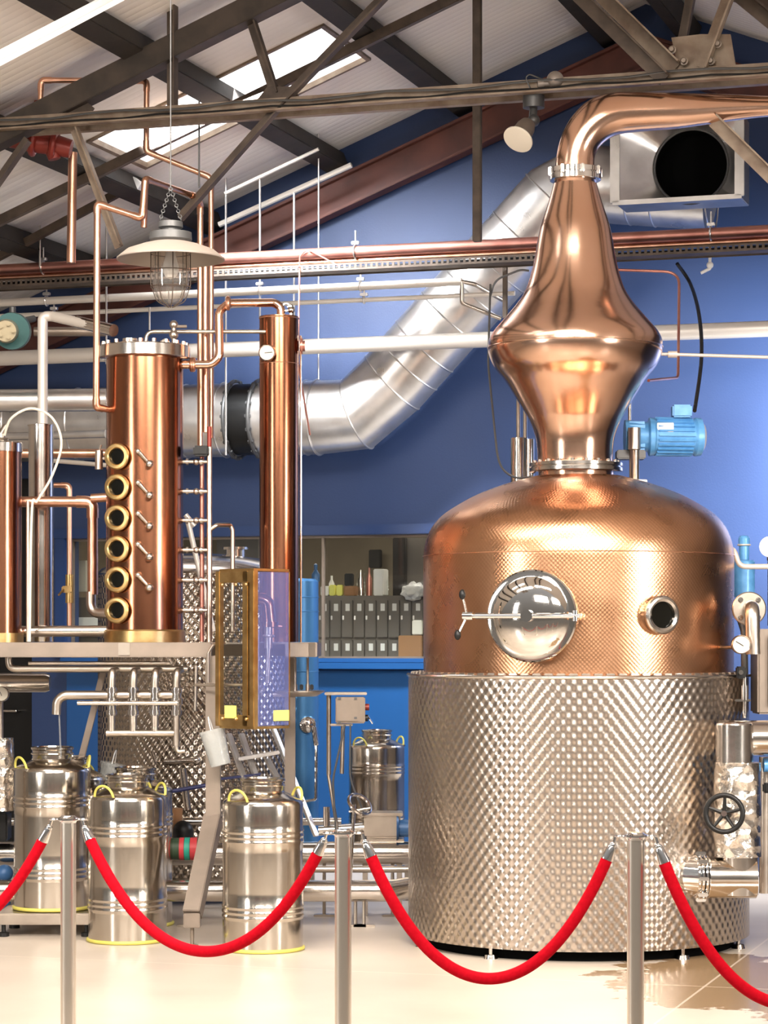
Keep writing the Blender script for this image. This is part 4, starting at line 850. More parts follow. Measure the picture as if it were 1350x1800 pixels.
for i, py in enumerate((803, 857, 911, 965, 1019, 1073)):
    c, n_, e_ = col_pt(216, py); n2 = (n_+V((0, -0.9, 0))).normalized()
    bm = NB(); lathe(bm, [(0.052, -0.03), (0.054, 0.012), (0.068, 0.014), (0.071, 0.020), (0.070, 0.034), (0.064, 0.040), (0.050, 0.042), (0.044, 0.036), (0.042, 0.016)], c+n_*0.004, n2, 48); ph = part(c1, 'porthole', bm, 'brass', 'brass ringed porthole')
    bm = NB(); lathe(bm, [(0.043, 0.018), (0, 0.020)], c+n_*0.004, n2, 32); gl = part(ph, 'glass', bm, 'glass_dark', 'dark glass')
for i, py in enumerate((794, 849, 903, 957, 1011)):
    c, n_, e_ = col_pt(251, py, 0.0); c2, n2, _ = col_pt(268, py+22, 0.0)
    bm = NB(); cyl(bm, c-n_*0.01, c+n_*0.035, 0.010, seg=12); cyl(bm, c2-n2*0.01, c2+n2*0.035, 0.010, seg=12); tube(bm, [c+n_*0.034, c2+n2*0.034], [0.013, 0.008], 10); ball(bm, c2+n2*0.035, 0.022, 14); ball(bm, c+n_*0.035, 0.016, 12); part(c1, 'level_lever', bm, 'steel')
# manifold tube on the right of the column
SGX = 368; gz = thing('spray_manifold', 'vertical steel tube with six valved rungs on the right side of the wide copper column', 'manifold', V((P(SGX, 0, CD).x, CD, DT)))
bm = NB(); cyl(bm, P(SGX, 1128, CD), P(SGX, 786, CD), 5*kc, seg=14); part(gz, 'standpipe', bm, 'steel_brush')
bm = NB(); cyl(bm, P(355, 1128, CD+0.05), P(355, 800, CD+0.05), 4*kc, seg=12); part(gz, 'return_pipe', bm, 'copper_aged')
for py in (812, 864, 915, 967, 1020, 1073):
    bm = NB(); cyl(bm, P(318, py, CD), P(SGX, py, CD), 0.010, seg=10); cyl(bm, P(327, py, CD), P(331, py, CD), 0.017, seg=12); cyl(bm, P(352, py, CD), P(356, py, CD), 0.020, seg=12); ball(bm, P(345, py, CD), 0.018, 12); part(gz, 'rung', bm, 'steel_brush')
bm = NB(); bbox(bm, P(354, 793, CD), (28*kc, 0.08, 18*kc), 0.01); part(gz, 'top_block', bm, 'black')
bm = NB(); cyl(bm, P(368, 785, CD), P(368, 750, CD), 0.012, seg=12); part(gz, 'handle', bm, 'red_valve', 'red handle sleeve')
bm = NB(); tube(bm, [P(370, 931, CD), P(380, 923, CD), P(405, 923, CD+0.1), P(409, 932, CD+0.1), P(409, 1110, CD+0.1)], 4*kc, 12, 0.03); single('steel_pipe', 'thin hooked steel pipe between the manifold tube and the spirit safe', 'pipe', bm, 'steel_brush')
# slim column
C2D = 13.45; k2 = C2D/F
c2 = thing('condenser_column', 'slim polished copper column with a dial gauge near its top', 'column', V((P(490.5, 0, C2D).x, C2D, DT)))
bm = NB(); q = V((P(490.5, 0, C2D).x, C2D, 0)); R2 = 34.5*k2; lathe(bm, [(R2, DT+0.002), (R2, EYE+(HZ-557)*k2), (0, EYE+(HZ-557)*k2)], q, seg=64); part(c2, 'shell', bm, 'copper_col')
bm = NB(); tube(bm, [V((q.x+R2+0.012, C2D, DT)), V((q.x+R2+0.012, C2D, EYE+(HZ-590)*k2))], 0.006, 8); part(c2, 'side_tube', bm, 'steel')
bm = NB(); torus(bm, q+V((0, 0, EYE+(HZ-560)*k2)), R2, 0.004, seg=48, s2=6); torus(bm, q+V((0, 0, EYE+(HZ-640)*k2)), R2, 0.002, seg=48, s2=6); part(c2, 'seam', bm, 'copper_pipe')
bm = NB(); c = P(512, 556, C2D); tube(bm, [c, P(512, 536, C2D), P(505, 540, C2D)], 0.010, 10, 0.02); torus(bm, P(503, 540, C2D), 0.02, 0.006, V((0, 1, 0)), 20, 6); ball(bm, P(512, 545, C2D), 0.02, 12); part(c2, 'air_valve', bm, 'steel')
gauge(469, 620, C2D-R2-0.04, 0.045, 'round dial gauge on the slim copper column near its top', 0.1, [V((P(480, 0, C2D).x, C2D-R2+0.02, P(0, 620, C2D).z))])
bm = NB(); cyl(bm, P(527, 608, C2D), P(536, 608, C2D), 0.03, seg=16); cyl(bm, P(529, 608, C2D-0.01), P(532, 608, C2D-0.01), 0.045, seg=16); single('pipe_flange', 'small flange on the thick cream pipe right of the slim column', 'pipe fitting', bm, 'copper_aged')
# copper swan pipe between the columns
bm = NB(); tube(bm, [P(318, 641, CD), P(372, 641, CD), P(386, 628, CD), P(385, 548, CD+0.03), P(402, 533, CD+0.06), P(482, 532, C2D), P(494, 540, C2D), P(494, 558, C2D)], 7.5*kc, 18, 0.06)
cp = single('copper_pipe', 'bent copper pipe joining the wide column to the top of the slim column', 'pipe', bm, 'copper')
for px, py in ((340, 641), (401, 533), (337, 641)):
    bm = NB(); c = P(px, py, CD); torus(bm, c, 7.5*kc+0.006, 0.012, V((1, 0, 0)), 24, 8); part(cp, 'union', bm, 'copper_pipe')
# left column (cut by the frame)
C3D = 13.4; k3 = C3D/F; q = V((P(-2, 0, C3D).x, C3D, 0)); R3 = 40*k3
c3 = thing('copper_column', 'dark copper column cut by the left border with a steel top flange', 'column', q+V((0, 0, DT)))
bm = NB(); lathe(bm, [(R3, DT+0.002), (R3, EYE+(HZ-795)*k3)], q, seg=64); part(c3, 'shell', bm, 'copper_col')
bm = NB(); z = EYE+(HZ-795)*k3; lathe(bm, [(R3, z), (R3+0.004, z), (R3+0.004, z+15*k3), (R3, z+17*k3), (0, z+17*k3)], q, seg=64); part(c3, 'top_flange', bm, 'steel')
bm = NB(); lathe(bm, [(R3, DT), (R3+0.01, DT), (R3+0.01, DT+0.05), (R3, DT+0.05)], q, seg=64); part(c3, 'base_ring', bm, 'brass')
bm = NB(); tube(bm, [P(3, 780, C3D), P(3, 762, C3D), P(12, 748, C3D)], 0.02, 12, 0.02); torus(bm, P(3, 772, C3D), 0.03, 0.008, V((0, 0, 1)), 20, 6); part(c3, 'outlet', bm, 'steel_brush')
bm = NB(); tube(bm, spl([P(8, 765, C3D-0.05), P(20, 735, C3D-0.1), P(55, 718, C3D-0.1), P(92, 735, C3D-0.1), P(108, 780, C3D-0.1), P(92, 835, C3D-0.1), P(66, 880, C3D-0.1), P(56, 900, C3D-0.1), P(52, 1128, C3D-0.1)]), 2.3*k3, 10); single('hose', 'braided cream hose arching over the steel cylinder at the left', 'hose', bm, 'cream')
# steel cylinder + white pipe
D4 = 13.75; k4 = D4/F; q4 = V((P(72, 0, D4).x, D4, 0)); R4 = 22*k4
o = thing('steel_cylinder', 'tall polished steel cylinder between the left border column and the wide column', 'cylinder', q4+V((0, 0, DT)))
bm = NB(); z = EYE+(HZ-747)*k4; lathe(bm, [(R4, DT+0.002), (R4, z-0.005), (R4+0.004, z-0.005), (R4+0.004, z), (0, z)], q4, seg=48); part(o, 'shell', bm, 'steel')
o = pipe('white_pipe', 'white painted pipe rising from the steel cylinder and bending right', 'pipe', [P(75, 745, D4), P(75, 556, D4), P(92, 556, D4), P(195, 580, D4-0.3)], 9*k4, 'white_pipe', 0.06, elbows=False)
bm = NB(); tube(bm, [P(135, 566, D4-0.11), P(200, 581, D4-0.32)], 7*k4+0.012, 18); part(o, 'steel_sleeve', bm, 'steel')
pipe('steel_pipe', 'dull brown pipe behind the white pipe bend at the left', 'pipe', [P(60, 583, 14.6), P(186, 583, 14.6)], 0.028, 'steel_matte')
pipe('insulated_pipe', 'thick blurred silver pipe in front of the duct at the far left', 'pipe', [P(-150, 705, 14.6), P(188, 703, 14.6)], 0.068, 'galv')
o = thing('gear_motor_head', 'dark teal round housing with cream hub at the left border', 'motor', P(5, 612, 14.2))
bm = NB(); tube(bm, [P(20, 582, 14.15), P(22, 582, 14.3), P(22, 582, 14.45)], [0.105, 0.11, 0.09], 32); part(o, 'housing', bm, 'teal')
bm = NB(); cyl(bm, P(10, 582, 14.02), P(12, 582, 14.2), 0.06, 0.075, 28)
for k in range(5): t = 2*math.pi*k/5; cyl(bm, P(11, 582, 13.99)+V((math.cos(t)*0.04, 0, math.sin(t)*0.04)), P(11, 582, 14.1)+V((math.cos(t)*0.04, 0, math.sin(t)*0.04)), 0.009, seg=10)
part(o, 'hub', bm, 'brass_dull')
bm = NB(); cyl(bm, P(-40, 582, 14.3), P(60, 560, 14.6), 0.02); cyl(bm, P(22, 556, 14.35), P(22, 540, 14.35), 0.02); part(o, 'mount', bm, 'grey_dark')
# copper pipes behind, left
def cpipe(label, pts, rpx, D=14.2, m='copper_pipe', bend=0.06): return pipe('copper_pipe', label, 'pipe', [P(x, y, D) for x, y in pts], rpx*D/F, m, bend, elbows=len(pts) > 2)
cpipe('horizontal copper pipe behind the top porthole at the left', [(30, 797), (186, 797)], 8, 14.4)
pipe('steel_pipe', 'thin silver pipe sloping below the horizontal copper pipe at the left', 'pipe', [P(95, 810, 14.2), P(190, 818, 14.0)], 0.013, 'white_pipe')
cpipe('copper pipe leaving the left border column and dropping beside the portholes', [(30, 882), (163, 882), (163, 1045)], 9.5, 13.55)
cpipe('short copper branch entering the left side of the wide column', [(160, 876), (192, 874)], 8, 13.5)
pipe('steel_pipe', 'silver bend below the dropping copper pipe, entering the column', 'pipe', [P(160, 1040, 13.55), P(160, 1078, 13.55), P(192, 1078, 13.5)], 9*13.5/F, 'steel_brush', 0.10)
cpipe('thin copper pipe with brass valve between the steel cylinder and the wide column', [(92, 853), (122, 853), (122, 1100)], 4.5, 14.3)
bm = NB(); cyl(bm, P(122, 1060, 14.28), P(122, 1010, 14.28), 7*14.3/F, seg=16); bbox(bm, P(118, 1036, 14.26), (18*14.3/F, 0.05, 12*14.3/F), 0.006); tube(bm, [P(112, 1036, 14.24), P(103, 1046, 14.2)], 0.006, 8); single('brass_valve', 'small brass valve on the thin copper pipe', 'valve', bm, 'brass')
pipe('steel_pipe', 'thick polished horizontal pipe just above the platform beam, left', 'pipe', [P(28, 1110, 13.5), P(190, 1109, 13.5)], 10*13.5/F, 'steel')
pipe('steel_pipe', 'thin vertical steel pipe in front of the steel cylinder', 'pipe', [P(49, 1128, 13.3), P(49, 880, 13.3)], 3.2*13.3/F, 'steel_brush')
bm = NB(); cyl(bm, P(174, 825, 13.3), P(174, 792, 13.3), 7*13.3/F, seg=16); tube(bm, [P(174, 795, 13.3), P(178, 782, 13.3)], 0.006, 8); tube(bm, [P(174, 806, 13.3), P(192, 806, 13.3)], 0.008, 8); single('small_trap', 'small steel bottle trap fixed to the left of the top porthole', 'fitting', bm, 'steel_brush')
# tall bent copper pipe in front, and its neighbours
pipe('copper_pipe', 'tall bright bent copper pipe down to the left of the wide column', 'pipe', [P(255, 318, 13.1), P(250, 384, 13.1), P(171, 358, 13.1), P(169, 716, 13.15), P(192, 720, 13.2)], 6*13.1/F, 'copper_pipe', 0.035, elbows=True)
pipe('copper_pipe', 'upper copper pipe run bending behind the lamp shade', 'pipe', [P(253, 400, 13.2), P(255, 314, 13.2), P(345, 346, 13.6), P(352, 360, 13.7), P(352, 790, 13.7)], 5.5*13.4/F, 'copper_pipe', 0.035, elbows=True)
pipe('copper_pipe', 'copper pipe looping from the red valve over to the tall vertical run', 'pipe', [P(71, 190, 13.9), P(72, 141, 13.9), P(258, 142, 13.9), P(257, 266, 13.9), P(371, 312, 13.9), P(371, 770, 13.9)], 5*13.9/F, 'copper_pipe', 0.04, elbows=True)
pipe('copper_pipe', 'vertical copper pipe nearest the lamp jar, right of the wide column', 'pipe', [P(361, 460, 13.4), P(361, 760, 13.4)], 5.5*13.5/F, 'copper_pipe')
pipe('copper_pipe', 'wide vertical copper pipe dropping from the red valve to the pink pipe', 'pipe', [P(128, 268, 14.3), P(125, 462, 14.3)], 8*14.3/F, 'copper_pipe')
D5 = 14.2; k5 = D5/F
o = thing('red_valve', 'red painted valve body under the roof truss at the upper left', 'valve', P(70, 285, D5))
bm = NB(); lathe(bm, [(20*k5, 0), (24*k5, 0.02), (22*k5, 0.05), (10*k5, 0.10), (8*k5, 0.16), (0, 0.16)], P(68, 226, D5), seg=28); part(o, 'bonnet', bm, 'red_valve')
bm = NB(); tube(bm, [P(-30, 225, D5+0.1), P(60, 246, D5), P(125, 262, D5)], [24*k5, 22*k5, 16*k5], 24); torus(bm, P(60, 246, D5), 24*k5, 0.02, V((1, 0, -0.2)), 24, 8); torus(bm, P(95, 255, D5), 22*k5, 0.02, V((1, 0, -0.2)), 24, 8); cyl(bm, P(90, 256, D5), P(96, 280, D5), 0.05, 0.035); part(o, 'body', bm, 'red_valve')
bm = NB(); cyl(bm, P(72, 192, D5), P(72, 178, D5), 0.022); part(o, 'union_nut', bm, 'brass')

# pendant lamp
LD = 10.3; kl = LD/F; lc = V((P(300, 0, LD).x, LD, 0))
def lz(py): return EYE+(HZ-py)*kl
lm = thing('pendant_lamp', 'industrial pendant lamp with a wide grey shade and caged glass jar', 'lamp', lc+V((0, 0, lz(537))))
bm = NB(); lathe(bm, [(0.075, lz(424)), (0.080, lz(426)), (0.125, lz(431)), (0.185, lz(440)), (0.2265, lz(454)), (0.2275, lz(456)), (0.2265, lz(457)), (0.184, lz(443)), (0.124, lz(434)), (0.078, lz(429))], lc, seg=72); part(lm, 'lamp_shade', bm, 'grey_shade')
bm = NB(); lathe(bm, [(0.0, lz(388)), (0.05, lz(390)), (0.052, lz(400)), (0.04, lz(403)), (0.04, lz(407)), (0.088, lz(409)), (0.090, lz(422)), (0.080, lz(426)), (0.0, lz(426))], lc, seg=48); part(lm, 'cap', bm, 'grey_dark', 'dark metal cap')
bm = NB(); lathe(bm, [(0.076, lz(434)), (0.078, lz(470)), (0.076, lz(500)), (0.066, lz(518)), (0.045, lz(530)), (0.02, lz(535)), (0, lz(536))], lc, seg=48); jr = part(lm, 'glass_jar', bm, 'glass_jar', 'clear glass jar')
bm = NB(); lathe(bm, [(0, lz(436)), (0.02, lz(437)), (0.022, lz(450)), (0.034, lz(468)), (0.034, lz(478)), (0.02, lz(488)), (0, lz(491))], lc, seg=24); part(jr, 'bulb', bm, 'white', 'pale bulb')
bm = NB()
for k in range(8):
    t = 2*math.pi*k/8+0.2; e = V((math.cos(t), math.sin(t), 0)); tube(bm, rounded([lc+e*0.083+V((0, 0, lz(432))), lc+e*0.084+V((0, 0, lz(500))), lc+e*0.06+V((0, 0, lz(530))), lc+e*0.01+V((0, 0, lz(540)))], 0.04), 0.0022, 6)
for y in (446, 476, 505): torus(bm, lc+V((0, 0, lz(y))), 0.084, 0.0022, seg=36, s2=6)
part(lm, 'cage', bm, 'beam')
bm = NB()
top = lc+V((0, 0, lz(330)))
for s in (-1, 1):
    a, b = lc+V((0.045*s, 0, lz(388))), top; n = 12
    for i in range(n): torus(bm, a.lerp(b, (i+0.5)/n), 0.007, 0.002, V((0, 1, 0)) if i % 2 else V((1, 0, 0)), 12, 5)
tube(bm, [top, V((lc.x, lc.y, lz(20)))], 0.003, 6); tube(bm, [V((lc.x, lc.y, lz(20))), V((lc.x, lc.y, roofz(((lc-O0).dot(UD)))))], 0.003, 6)
part(lm, 'chain', bm, 'grey_dark')

# spotlight and junction box on the tie
sp_ = thing('spotlight', 'grey spotlight with a pale round face hanging from the tie beam', 'spotlight', W(938, 165, TN))
KS = dep(938, TN)/F; SPD = dep(938, TN)
bm = NB(); cyl(bm, P(938, 190, SPD), P(938, 168, SPD), 19*KS, seg=28); part(sp_, 'mounting_base', bm, 'grey_dark')
bm = NB(); tube(bm, [P(938, 190, SPD), P(936, 212, SPD-0.02), P(926, 222, SPD-0.05)], 7*KS, 12, 0.02); ball(bm, P(938, 212, SPD-0.02), 0.034, 14); part(sp_, 'arm', bm, 'grey_dark')
ax = (P(900, 262, SPD-0.12)-P(930, 215, SPD)).normalized()
p = P(928, 218, SPD-0.04); bm = NB(); tube(bm, [p, p+ax*0.03, p+ax*0.11], [14*KS, 17*KS, 19*KS], 24); part(sp_, 'body', bm, 'steel_matte')
bm = NB(); lathe(bm, [(15*KS, 0.09), (24*KS, 0.115), (27*KS, 0.125), (27*KS, 0.135), (24*KS, 0.137), (0, 0.13)], p, ax, 40); part(sp_, 'lamp_face', bm, 'cream', 'pale cream round lamp face')
jb = thing('junction_box', 'round grey junction box with a curled cable sitting on the tie beam', 'junction box', P(975, 150, SPD-0.12))
bm = NB(); ball(bm, P(976, 140, SPD-0.1), 15*KS, 20); part(jb, 'box', bm, 'grey_shade')
bm = NB(); cyl(bm, P(945, 148, SPD-0.1), P(1012, 144, SPD-0.1), 5*KS, seg=14); cyl(bm, P(996, 145, SPD-0.1), P(1012, 144, SPD-0.1), 8*KS, seg=14); cyl(bm, P(945, 148, SPD-0.1), P(956, 147, SPD-0.1), 7*KS, seg=14); part(jb, 'gland', bm, 'grey_shade')
bm = NB(); tube(bm, rounded([P(960, 142, SPD-0.1), P(930, 130, SPD-0.1), P(924, 136, SPD-0.1), P(932, 156, SPD-0.1)], 0.03), 0.004, 6); part(jb, 'cable', bm, 'grey_dark')

# ================================================================== BELOW THE PLATFORM
pipe('steel_pipe', 'long steel pipe hung right under the platform beam', 'pipe', [P(14, 1140, 13.1), P(16, 1176, 13.1), P(330, 1176, 13.1)], 6*13.1/F, 'steel_brush', 0.04)
pipe('steel_pipe', 'second thin steel pipe just above the long one below the platform beam', 'pipe', [P(50, 1166, 13.25), P(300, 1166, 13.25)], 3.5*13.25/F, 'steel_brush')
DM = 12.9; km = DM/F
mf = thing('valve_manifold', 'steel manifold of four valves below the platform with a bent spout on the left', 'manifold', P(255, 1330, DM))
for i, px in enumerate((196, 234, 272, 310)):
    bm = NB(); yb = 1290 if i < 3 else 1312
    tube(bm, [P(px+8, 1178, DM+0.15), P(px+1, 1180, DM), P(px, 1200, DM), P(px, yb, DM)], 6.2*km, 14, 0.05)
    vt = part(mf, 'tube', bm, 'steel_brush')
    bm = NB()
    for y, r_, h in ((1214, 9.5, 8), (1233, 10.5, 11), (1252, 9.5, 8)): cyl(bm, P(px, y+h/2, DM), P(px, y-h/2, DM), r_*km, seg=18)
    cyl(bm, P(px, 1258, DM), P(px, 1208, DM), 7.5*km, seg=18); part(mf, 'valve', bm, 'steel')
bm = NB(); cyl(bm, P(136, 1236, DM-0.04), P(312, 1236, DM-0.04), 4*km, seg=12); part(mf, 'linkage_bar', bm, 'steel')
bm = NB(); cyl(bm, P(187, 1289, DM), P(306, 1289, DM), 6.5*km, seg=16); part(mf, 'header', bm, 'steel_brush')
bm = NB(); tube(bm, [P(318, 1222, DM+0.05), P(112, 1222, DM+0.05), P(100, 1232, DM+0.05), P(99, 1256, DM+0.05)], 8*km, 16, 0.08); part(mf, 'spout', bm, 'steel_brush')
bm = NB(); tube(bm, [P(310, 1312, DM), P(312, 1322, DM), P(325, 1320, DM)], 4*km, 12, 0.02); part(mf, 'drain', bm, 'steel_brush')
bm = NB(); tube(bm, [P(104, 1256, DM+0.05), P(107, 1330, DM+0.05)], 0.0045, 8); o = single('water_stream', 'thin stream of water falling from the spout into the churn', 'water', bm, 'water')
# small pipes between manifold and leg
pipe('steel_pipe', 'thin vertical pipe with side branches left of the platform leg', 'pipe', [P(345, 1170, 12.95), P(343, 1250, 12.95)], 2.6*km, 'steel_brush')
pipe('steel_pipe', 'thin horizontal branch in front of the platform leg', 'pipe', [P(343, 1204, 12.85), P(430, 1204, 12.7)], 2.6*km, 'steel_brush')
pipe('steel_pipe', 'thin bent impulse pipe beside the top of the platform leg', 'pipe', [P(366, 1200, 12.85), P(366, 1148, 12.85), P(376, 1132, 12.85), P(395, 1130, 12.8)], 2.4*km, 'steel_brush', 0.02)
# dimpled tank behind
D6 = 15.0; k6 = D6/F; q6 = V((P(345, 0, D6).x, D6, 0))
tk = thing('dimpled_tank', 'dark dimpled steel tank standing behind the platform and churns', 'tank', q6)
R6 = 172*k6
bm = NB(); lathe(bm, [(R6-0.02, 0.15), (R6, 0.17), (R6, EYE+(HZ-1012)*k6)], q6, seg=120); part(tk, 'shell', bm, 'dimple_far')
bm = NB(); z = EYE+(HZ-1012)*k6; lathe(bm, [(R6, z), (R6+0.006, z+0.01), (R6-0.02, z+0.04), (R6*0.7, z+0.10), (R6*0.3, z+0.13), (0, z+0.135)], q6, seg=96); part(tk, 'top', bm, 'steel')
bm = NB(); lathe(bm, [(0.06, z+0.13), (0.06, z+0.19), (0.08, z+0.19), (0.08, z+0.205), (0, z+0.205)], q6+V((0.24, 0, -0.03)), seg=32); part(tk, 'top_port', bm, 'steel')
for a in (30, 150, 270):
    t = math.radians(a); p = q6+V((math.cos(t), math.sin(t), 0))*R6*0.8; bm = NB(); cyl(bm, p, p+V((0, 0, 0.2)), 0.03); part(tk, 'leg', bm, 'steel_brush')
bm = NB(); c = q6+V((-0.19, -R6*0.94, EYE+(HZ-1330)*k6)); tube(bm, [c+V((0, 0.05, 0)), c-V((0, 0.08, 0)), c+V((-0.02, -0.1, 0.06))], 0.012, 10); cyl(bm, c+V((0.05, -0.06, 0.0)), c+V((0.25, -0.08, 0.01)), 0.016); ball(bm, c+V((0.24, -0.08, 0.01)), 0.025, 12); cyl(bm, c+V((0.16, -0.1, -0.04)), c+V((0.19, -0.1, -0.28)), 0.022); part(tk, 'sample_valve', bm, 'steel')
# blue tank
D7 = 15.3; k7 = D7/F; q7 = V((P(531, 0, D7).x, D7, 0)); R7 = 29*k7
bt = thing('blue_tank', 'slim blue reflecting tank behind the slim copper column', 'tank', q7)
bm = NB(); z = EYE+(HZ-1022)*k7; lathe(bm, [(R7, 0.12), (R7, z), (R7-0.02, z+0.015), (0, z+0.02)], q7, seg=64); part(bt, 'shell', bm, 'blue_tank')
for y in (1050, 1075, 1180): bm = NB(); torus(bm, q7+V((0, 0, EYE+(HZ-y)*k7)), R7, 0.004, seg=48, s2=6); part(bt, 'seam', bm, 'blue_tank')
bm = NB(); lathe(bm, [(0, 0.03), (0.03, 0.025), (0.05, 0.01), (0.055, -0.02), (0.0, -0.02)], P(541, 1274, D7-R7-0.01), V((0, -1, 0)), 28); tube(bm, [P(552, 1278, D7-R7-0.05), P(556, 1310, D7-R7-0.05)], 0.018, 12); tube(bm, [P(556, 1300, D7-R7-0.05), P(555, 1405, D7-R7-0.05), P(520, 1412, D7-R7-0.05)], 0.010, 10, 0.02); part(bt, 'sample_port', bm, 'chrome')
for s in (-1, 1): bm = NB(); cyl(bm, q7+V((0.06*s, 0, 0)), q7+V((0.06*s, 0, 0.14)), 0.02); part(bt, 'leg', bm, 'steel_brush')
# aluminium steps
ls = thing('aluminium_steps', 'leaning aluminium steps with slanted rails behind the right churn', 'steps', P(470, 1410, 13.9))
for (xa, ya), (xb, yb) in (((402, 1290), (440, 1400)), ((424, 1290), (462, 1400)), ((470, 1335), (505, 1400)), ((478, 1275), (556, 1470))):
    bm = NB(); beam(bm, P(xa, ya, 14.1), P(xb, yb, 13.9), 0.035, 0.022); part(ls, 'rail', bm, 'ladder')
for x_, y_ in ((468, 1328), (435, 1366)):
    bm = NB(); beam(bm, P(x_-48 if y_ < 1350 else x_-70, y_+6, 14.0), P(x_+24, y_-6, 14.0), 0.10, 0.02 if y_ < 1350 else 0.012); part(ls, 'tread', bm, 'ladder' if y_ < 1350 else 'navy')
for (xa, ya), (xb, yb) in (((505, 1395), (520, 1500)), ((440, 1395), (450, 1500))):
    bm = NB(); a, b = P(xa, ya, 13.9), P(xb, yb, 13.9); b.z = 0; beam(bm, a, b, 0.03, 0.022); part(ls, 'back_leg', bm, 'ladder')
for px0, py0, px1, py1, D_ in ((330, 915, 375, 1110, 14.3), (326, 905, 342, 925, 14.3)):
    pipe('steel_rail', 'pale slanted rail %s the wide copper column' % ('leaning right of' if py1 > 1000 else 'top end just right of'), 'rail', [P(px0, py0, D_), P(px1, py1, D_)], 0.016, 'white_pipe')
# dark blue rod
bm = NB(); cyl(bm, P(284, 1394, 13.6), P(366, 1380, 13.6), 3.6*13.6/F, seg=12); single('navy_rod', 'dark navy rod resting across behind the centre churn', 'rod', bm, 'navy')
# translucent buckets
def bucket(c, r, h, label, tilt):
    b = NB(); ax_ = V((math.sin(tilt), 0, math.cos(tilt)))
    lathe(b, [(0, 0), (r*0.82, 0), (r, h), (r*1.06, h), (r*1.06, h-0.012), (r*1.0, h-0.012), (r*0.8, 0.004), (0, 0.004)], c, ax_, 40)
    t = single('bucket', label, 'bucket', b, 'milky'); h2 = NB(); x, y, d = frame_of(ax_); torus(h2, c+ax_*h, r*1.06, 0.003, x, 24, 6, 0, math.pi); part(t, 'handle', h2, 'white'); return t
bucket(P(388, 1345, 12.75), 0.065, 0.19, 'translucent plastic jug hanging tilted in front of the platform leg', -0.25)
bucket(P(192, 1378, 13.9), 0.07, 0.12, 'small translucent bucket behind the gap between the two left churns', 0.2)

# ================================================================== SPIRIT SAFE
S = 12.55; kS = S/F; sc = P(446, 1278, S)     # near bottom corner
ea = V((-math.cos(math.radians(42)), math.sin(math.radians(42)), 0)); eb = V((math.cos(math.radians(46)), math.sin(math.radians(46)), 0))
wa = 64*kS/math.cos(math.radians(42)); wb = 60*kS/math.cos(math.radians(46)); hS = (1278-1003)*kS
ss = thing('spirit_safe', 'brass framed glass spirit safe box in front of the slim column', 'spirit safe', sc+ea*0.1+eb*0.1)
T_ = 0.030; zt_ = V((0, 0, hS))
def post(c, t=T_): b = NB(); bbox(b, c+V((0, 0, hS/2)), (t, t, hS), 0.004, ea, V((0, 0, 1)).cross(ea), V((0, 0, 1))); return b
part(ss, 'corner_post', post(sc, 0.035), 'brass'); part(ss, 'corner_post', post(sc+ea*wa, 0.035), 'brass'); part(ss, 'corner_post', post(sc+eb*wb, 0.008), 'brass'); part(ss, 'corner_post', post(sc+ea*wa+eb*wb, 0.02), 'brass')
for z, hh in ((hS-0.03, 0.06), (0.03, 0.06)):
    b = NB(); n_ = V((0, 0, 1)).cross(ea); bbox(b, sc+ea*wa/2+V((0, 0, z)), (wa, 0.03, hh), 0.004, ea, n_, V((0, 0, 1))); part(ss, 'frame_rail', b, 'brass')
b = NB(); n_ = V((0, 0, 1)).cross(ea); bbox(b, sc+ea*(wa*0.20)+V((0, 0, hS/2)), (0.04, 0.03, hS), 0.003, ea, n_, V((0, 0, 1))); part(ss, 'frame_stile', b, 'brass')
b = NB(); prism(b, [(0, 0), (wa, 0), (wa, 1), (0, 1)], lambda a_, z_: sc+ea*a_+eb*(z_*wb)+zt_, lambda a_, z_: sc+ea*a_+eb*(z_*wb)+zt_+V((0, 0, 0.012))); part(ss, 'roof_plate', b, 'brass')
b = NB(); prism(b, [(0, 0), (wa, 0), (wa, 1), (0, 1)], lambda a_, z_: sc+ea*a_+eb*(z_*wb), lambda a_, z_: sc+ea*a_+eb*(z_*wb)-V((0, 0, 0.012))); part(ss, 'floor_plate', b, 'brass')
for e_, w_, m_, nm in ((ea, wa, 'glass', 'front_pane'), (eb, wb, 'glass_reflect', 'side_pane')):
    b = NB(); n_ = V((0, 0, 1)).cross(e_); bbox(b, sc+e_*w_/2+V((0, 0, hS/2)), (w_-0.01, 0.004, hS-0.01), 0.001, e_, n_, V((0, 0, 1))); part(ss, nm, b, m_, 'glass side with a painted violet reflection' if m_ == 'glass_reflect' else 'clear glass front')
for z in (0.06, hS-0.05):
    for q_ in (0.15, 0.45, 0.85):
        b = NB(); n_ = ea.cross(V((0, 0, 1))); n_ = n_ if n_.y < 0 else -n_; ball(b, sc+ea*wa*q_+V((0, 0, z-0.02))+n_*0.017, 0.010, 10); part(ss, 'rivet', b, 'brass')
b = NB(); n_ = ea.cross(V((0, 0, 1))); n_ = n_ if n_.y < 0 else -n_; bbox(b, sc+ea*wa*0.60+V((0, 0, 0.075))+n_*0.019, (0.085, 0.004, 0.065), 0.001, ea, n_, V((0, 0, 1))); part(ss, 'label_plate', b, 'yellow2', 'blank yellow sticker')
b = NB(); n_ = eb.cross(V((0, 0, 1))); n_ = n_ if n_.y < 0 else -n_; bbox(b, sc+eb*wb*0.75+V((0, 0, 0.055))+n_*0.006, (0.11, 0.004, 0.055), 0.001, eb, n_, V((0, 0, 1))); part(ss, 'label_plate', b, 'yellow2', 'blank yellow sticker')
